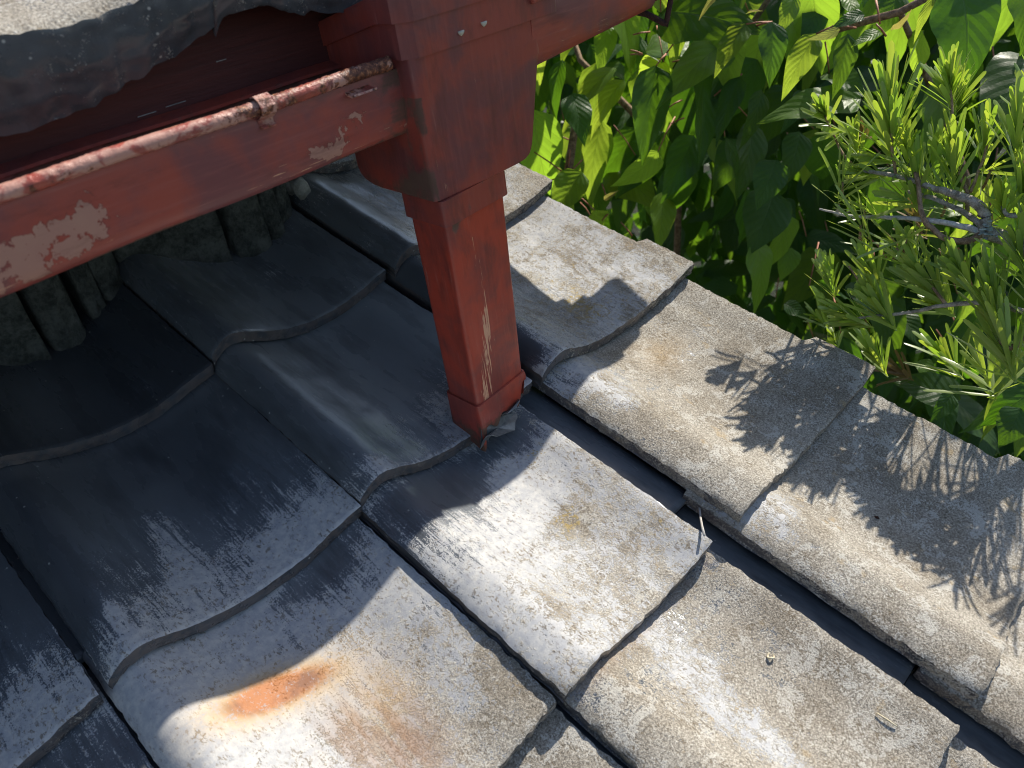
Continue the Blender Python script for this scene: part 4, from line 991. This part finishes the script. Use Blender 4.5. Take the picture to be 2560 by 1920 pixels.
branch([(2460,582,1.05),(2420,602,1.04),(2370,600,1.04),(2335,575,1.05),(2310,550,1.05),(2300,500,1.06),(2290,430,1.07)], .0040, .0026, M_BARK2)
branch([(2450,560,1.05),(2400,525,1.07),(2330,495,1.08),(2270,480,1.09)], .0035, .0025, M_BARK)
branch([(2420,545,1.08),(2418,480,1.08),(2400,440,1.09),(2390,390,1.09),(2375,215,1.10)], .0026, .0015, M_BARK2)
branch([(2425,480,1.08),(2450,420,1.1),(2470,350,1.12)], .0022, .0013, M_BARK2)
branch([(2140,425,1.09),(2100,370,1.11),(2060,285,1.13)], .0020, .0012, M_BARK2)
branch([(2240,440,1.08),(2230,370,1.08),(2225,285,1.09)], .0020, .0014, M_BARK2)
branch([(2700,720,1.10),(2600,790,1.04),(2520,872,1.0),(2480,770,1.01)], .006, .0018, M_BARK2)
branch([(2600,790,1.04),(2480,760,1.02),(2365,763,1.04),(2280,780,1.06),(2212,787,1.065),(2134,798,1.07)], .0035, .0014, M_BARK)
branch([(2365,763,1.04),(2320,705,1.05),(2240,620,1.05)], .0022, .0012, M_BARK2)
branch([(2212,787,1.065),(2200,770,1.06),(2120,665,1.05)], .0018, .001, M_BARK2)
branch([(2800,500,1.15),(2620,520,1.07),(2530,540,1.05),(2505,515,1.05)], .005, .002, M_BARK)
branch([(2800,1300,1.3),(2790,1000,1.25),(2800,700,1.2),(2810,300,1.25),(2820,-100,1.3)], .016, .010, M_BARK, 'trunk')
# lichen crust at the fork
c0 = at(2465, 575, 1.04); LVV = []; LFF = []
for k in range(26):
    p_ = c0 + Vector((rp.gauss(0, .006), rp.gauss(0, .006), rp.gauss(0, .004))) ; r = rp.uniform(.002, .004); n0 = len(LVV)
    for q in range(6): LVV.append(tuple(p_ + Vector((math.cos(q*1.047)*r, math.sin(q*1.047)*r, rp.uniform(-.001, .001)))))
    LVV.append(tuple(p_ - view*.0016)); LFF += [(n0+q, n0+(q+1) % 6, n0+6) for q in range(6)]
mesh_obj('lichen_crust', LVV, LFF, M_LICH, shrub)
# sprays of the same shrub to the right of the picture; their shadows fall across the verge tiles
SH = [((2212,820),.10),((2000,960),.16),((1900,1010),.20),((1960,1080),.18),((2080,1040),.22),((2140,1120),.22),((2200,1180),.26),((2260,1130),.2),((2330,1190),.24),((2400,1250),.26),((2450,1330),.28),
      ((2350,1320),.30),((2400,1420),.30),((2500,1400),.32),((2540,1500),.34),((2540,1280),.28),((2500,1180),.22),((2450,1150),.18),((2120,940),.12),((2050,1180),.20),((2300,1260),.26)]
for (px, hgt) in SH:
    s_ = on_roof(*px); p_ = s_ + SUN*(hgt*1.45)
    needle_tuft(p_, Vector((-.55+rp.uniform(-.4,.4), -.1+rp.uniform(-.5,.5), .45+rp.uniform(-.3,.3))), rp.uniform(.065, .095), 12, .6, M_NEED, .05, .0018)
    q_ = p_ + Vector((.06, .02, -.05)); m_ = MB(); m_.tube([p_, p_.lerp(q_, .5)+Vector((0,0,-.006)), q_], [.0014, .0018, .0022], 6); m_.build('branch', M_BARK2, shrub)
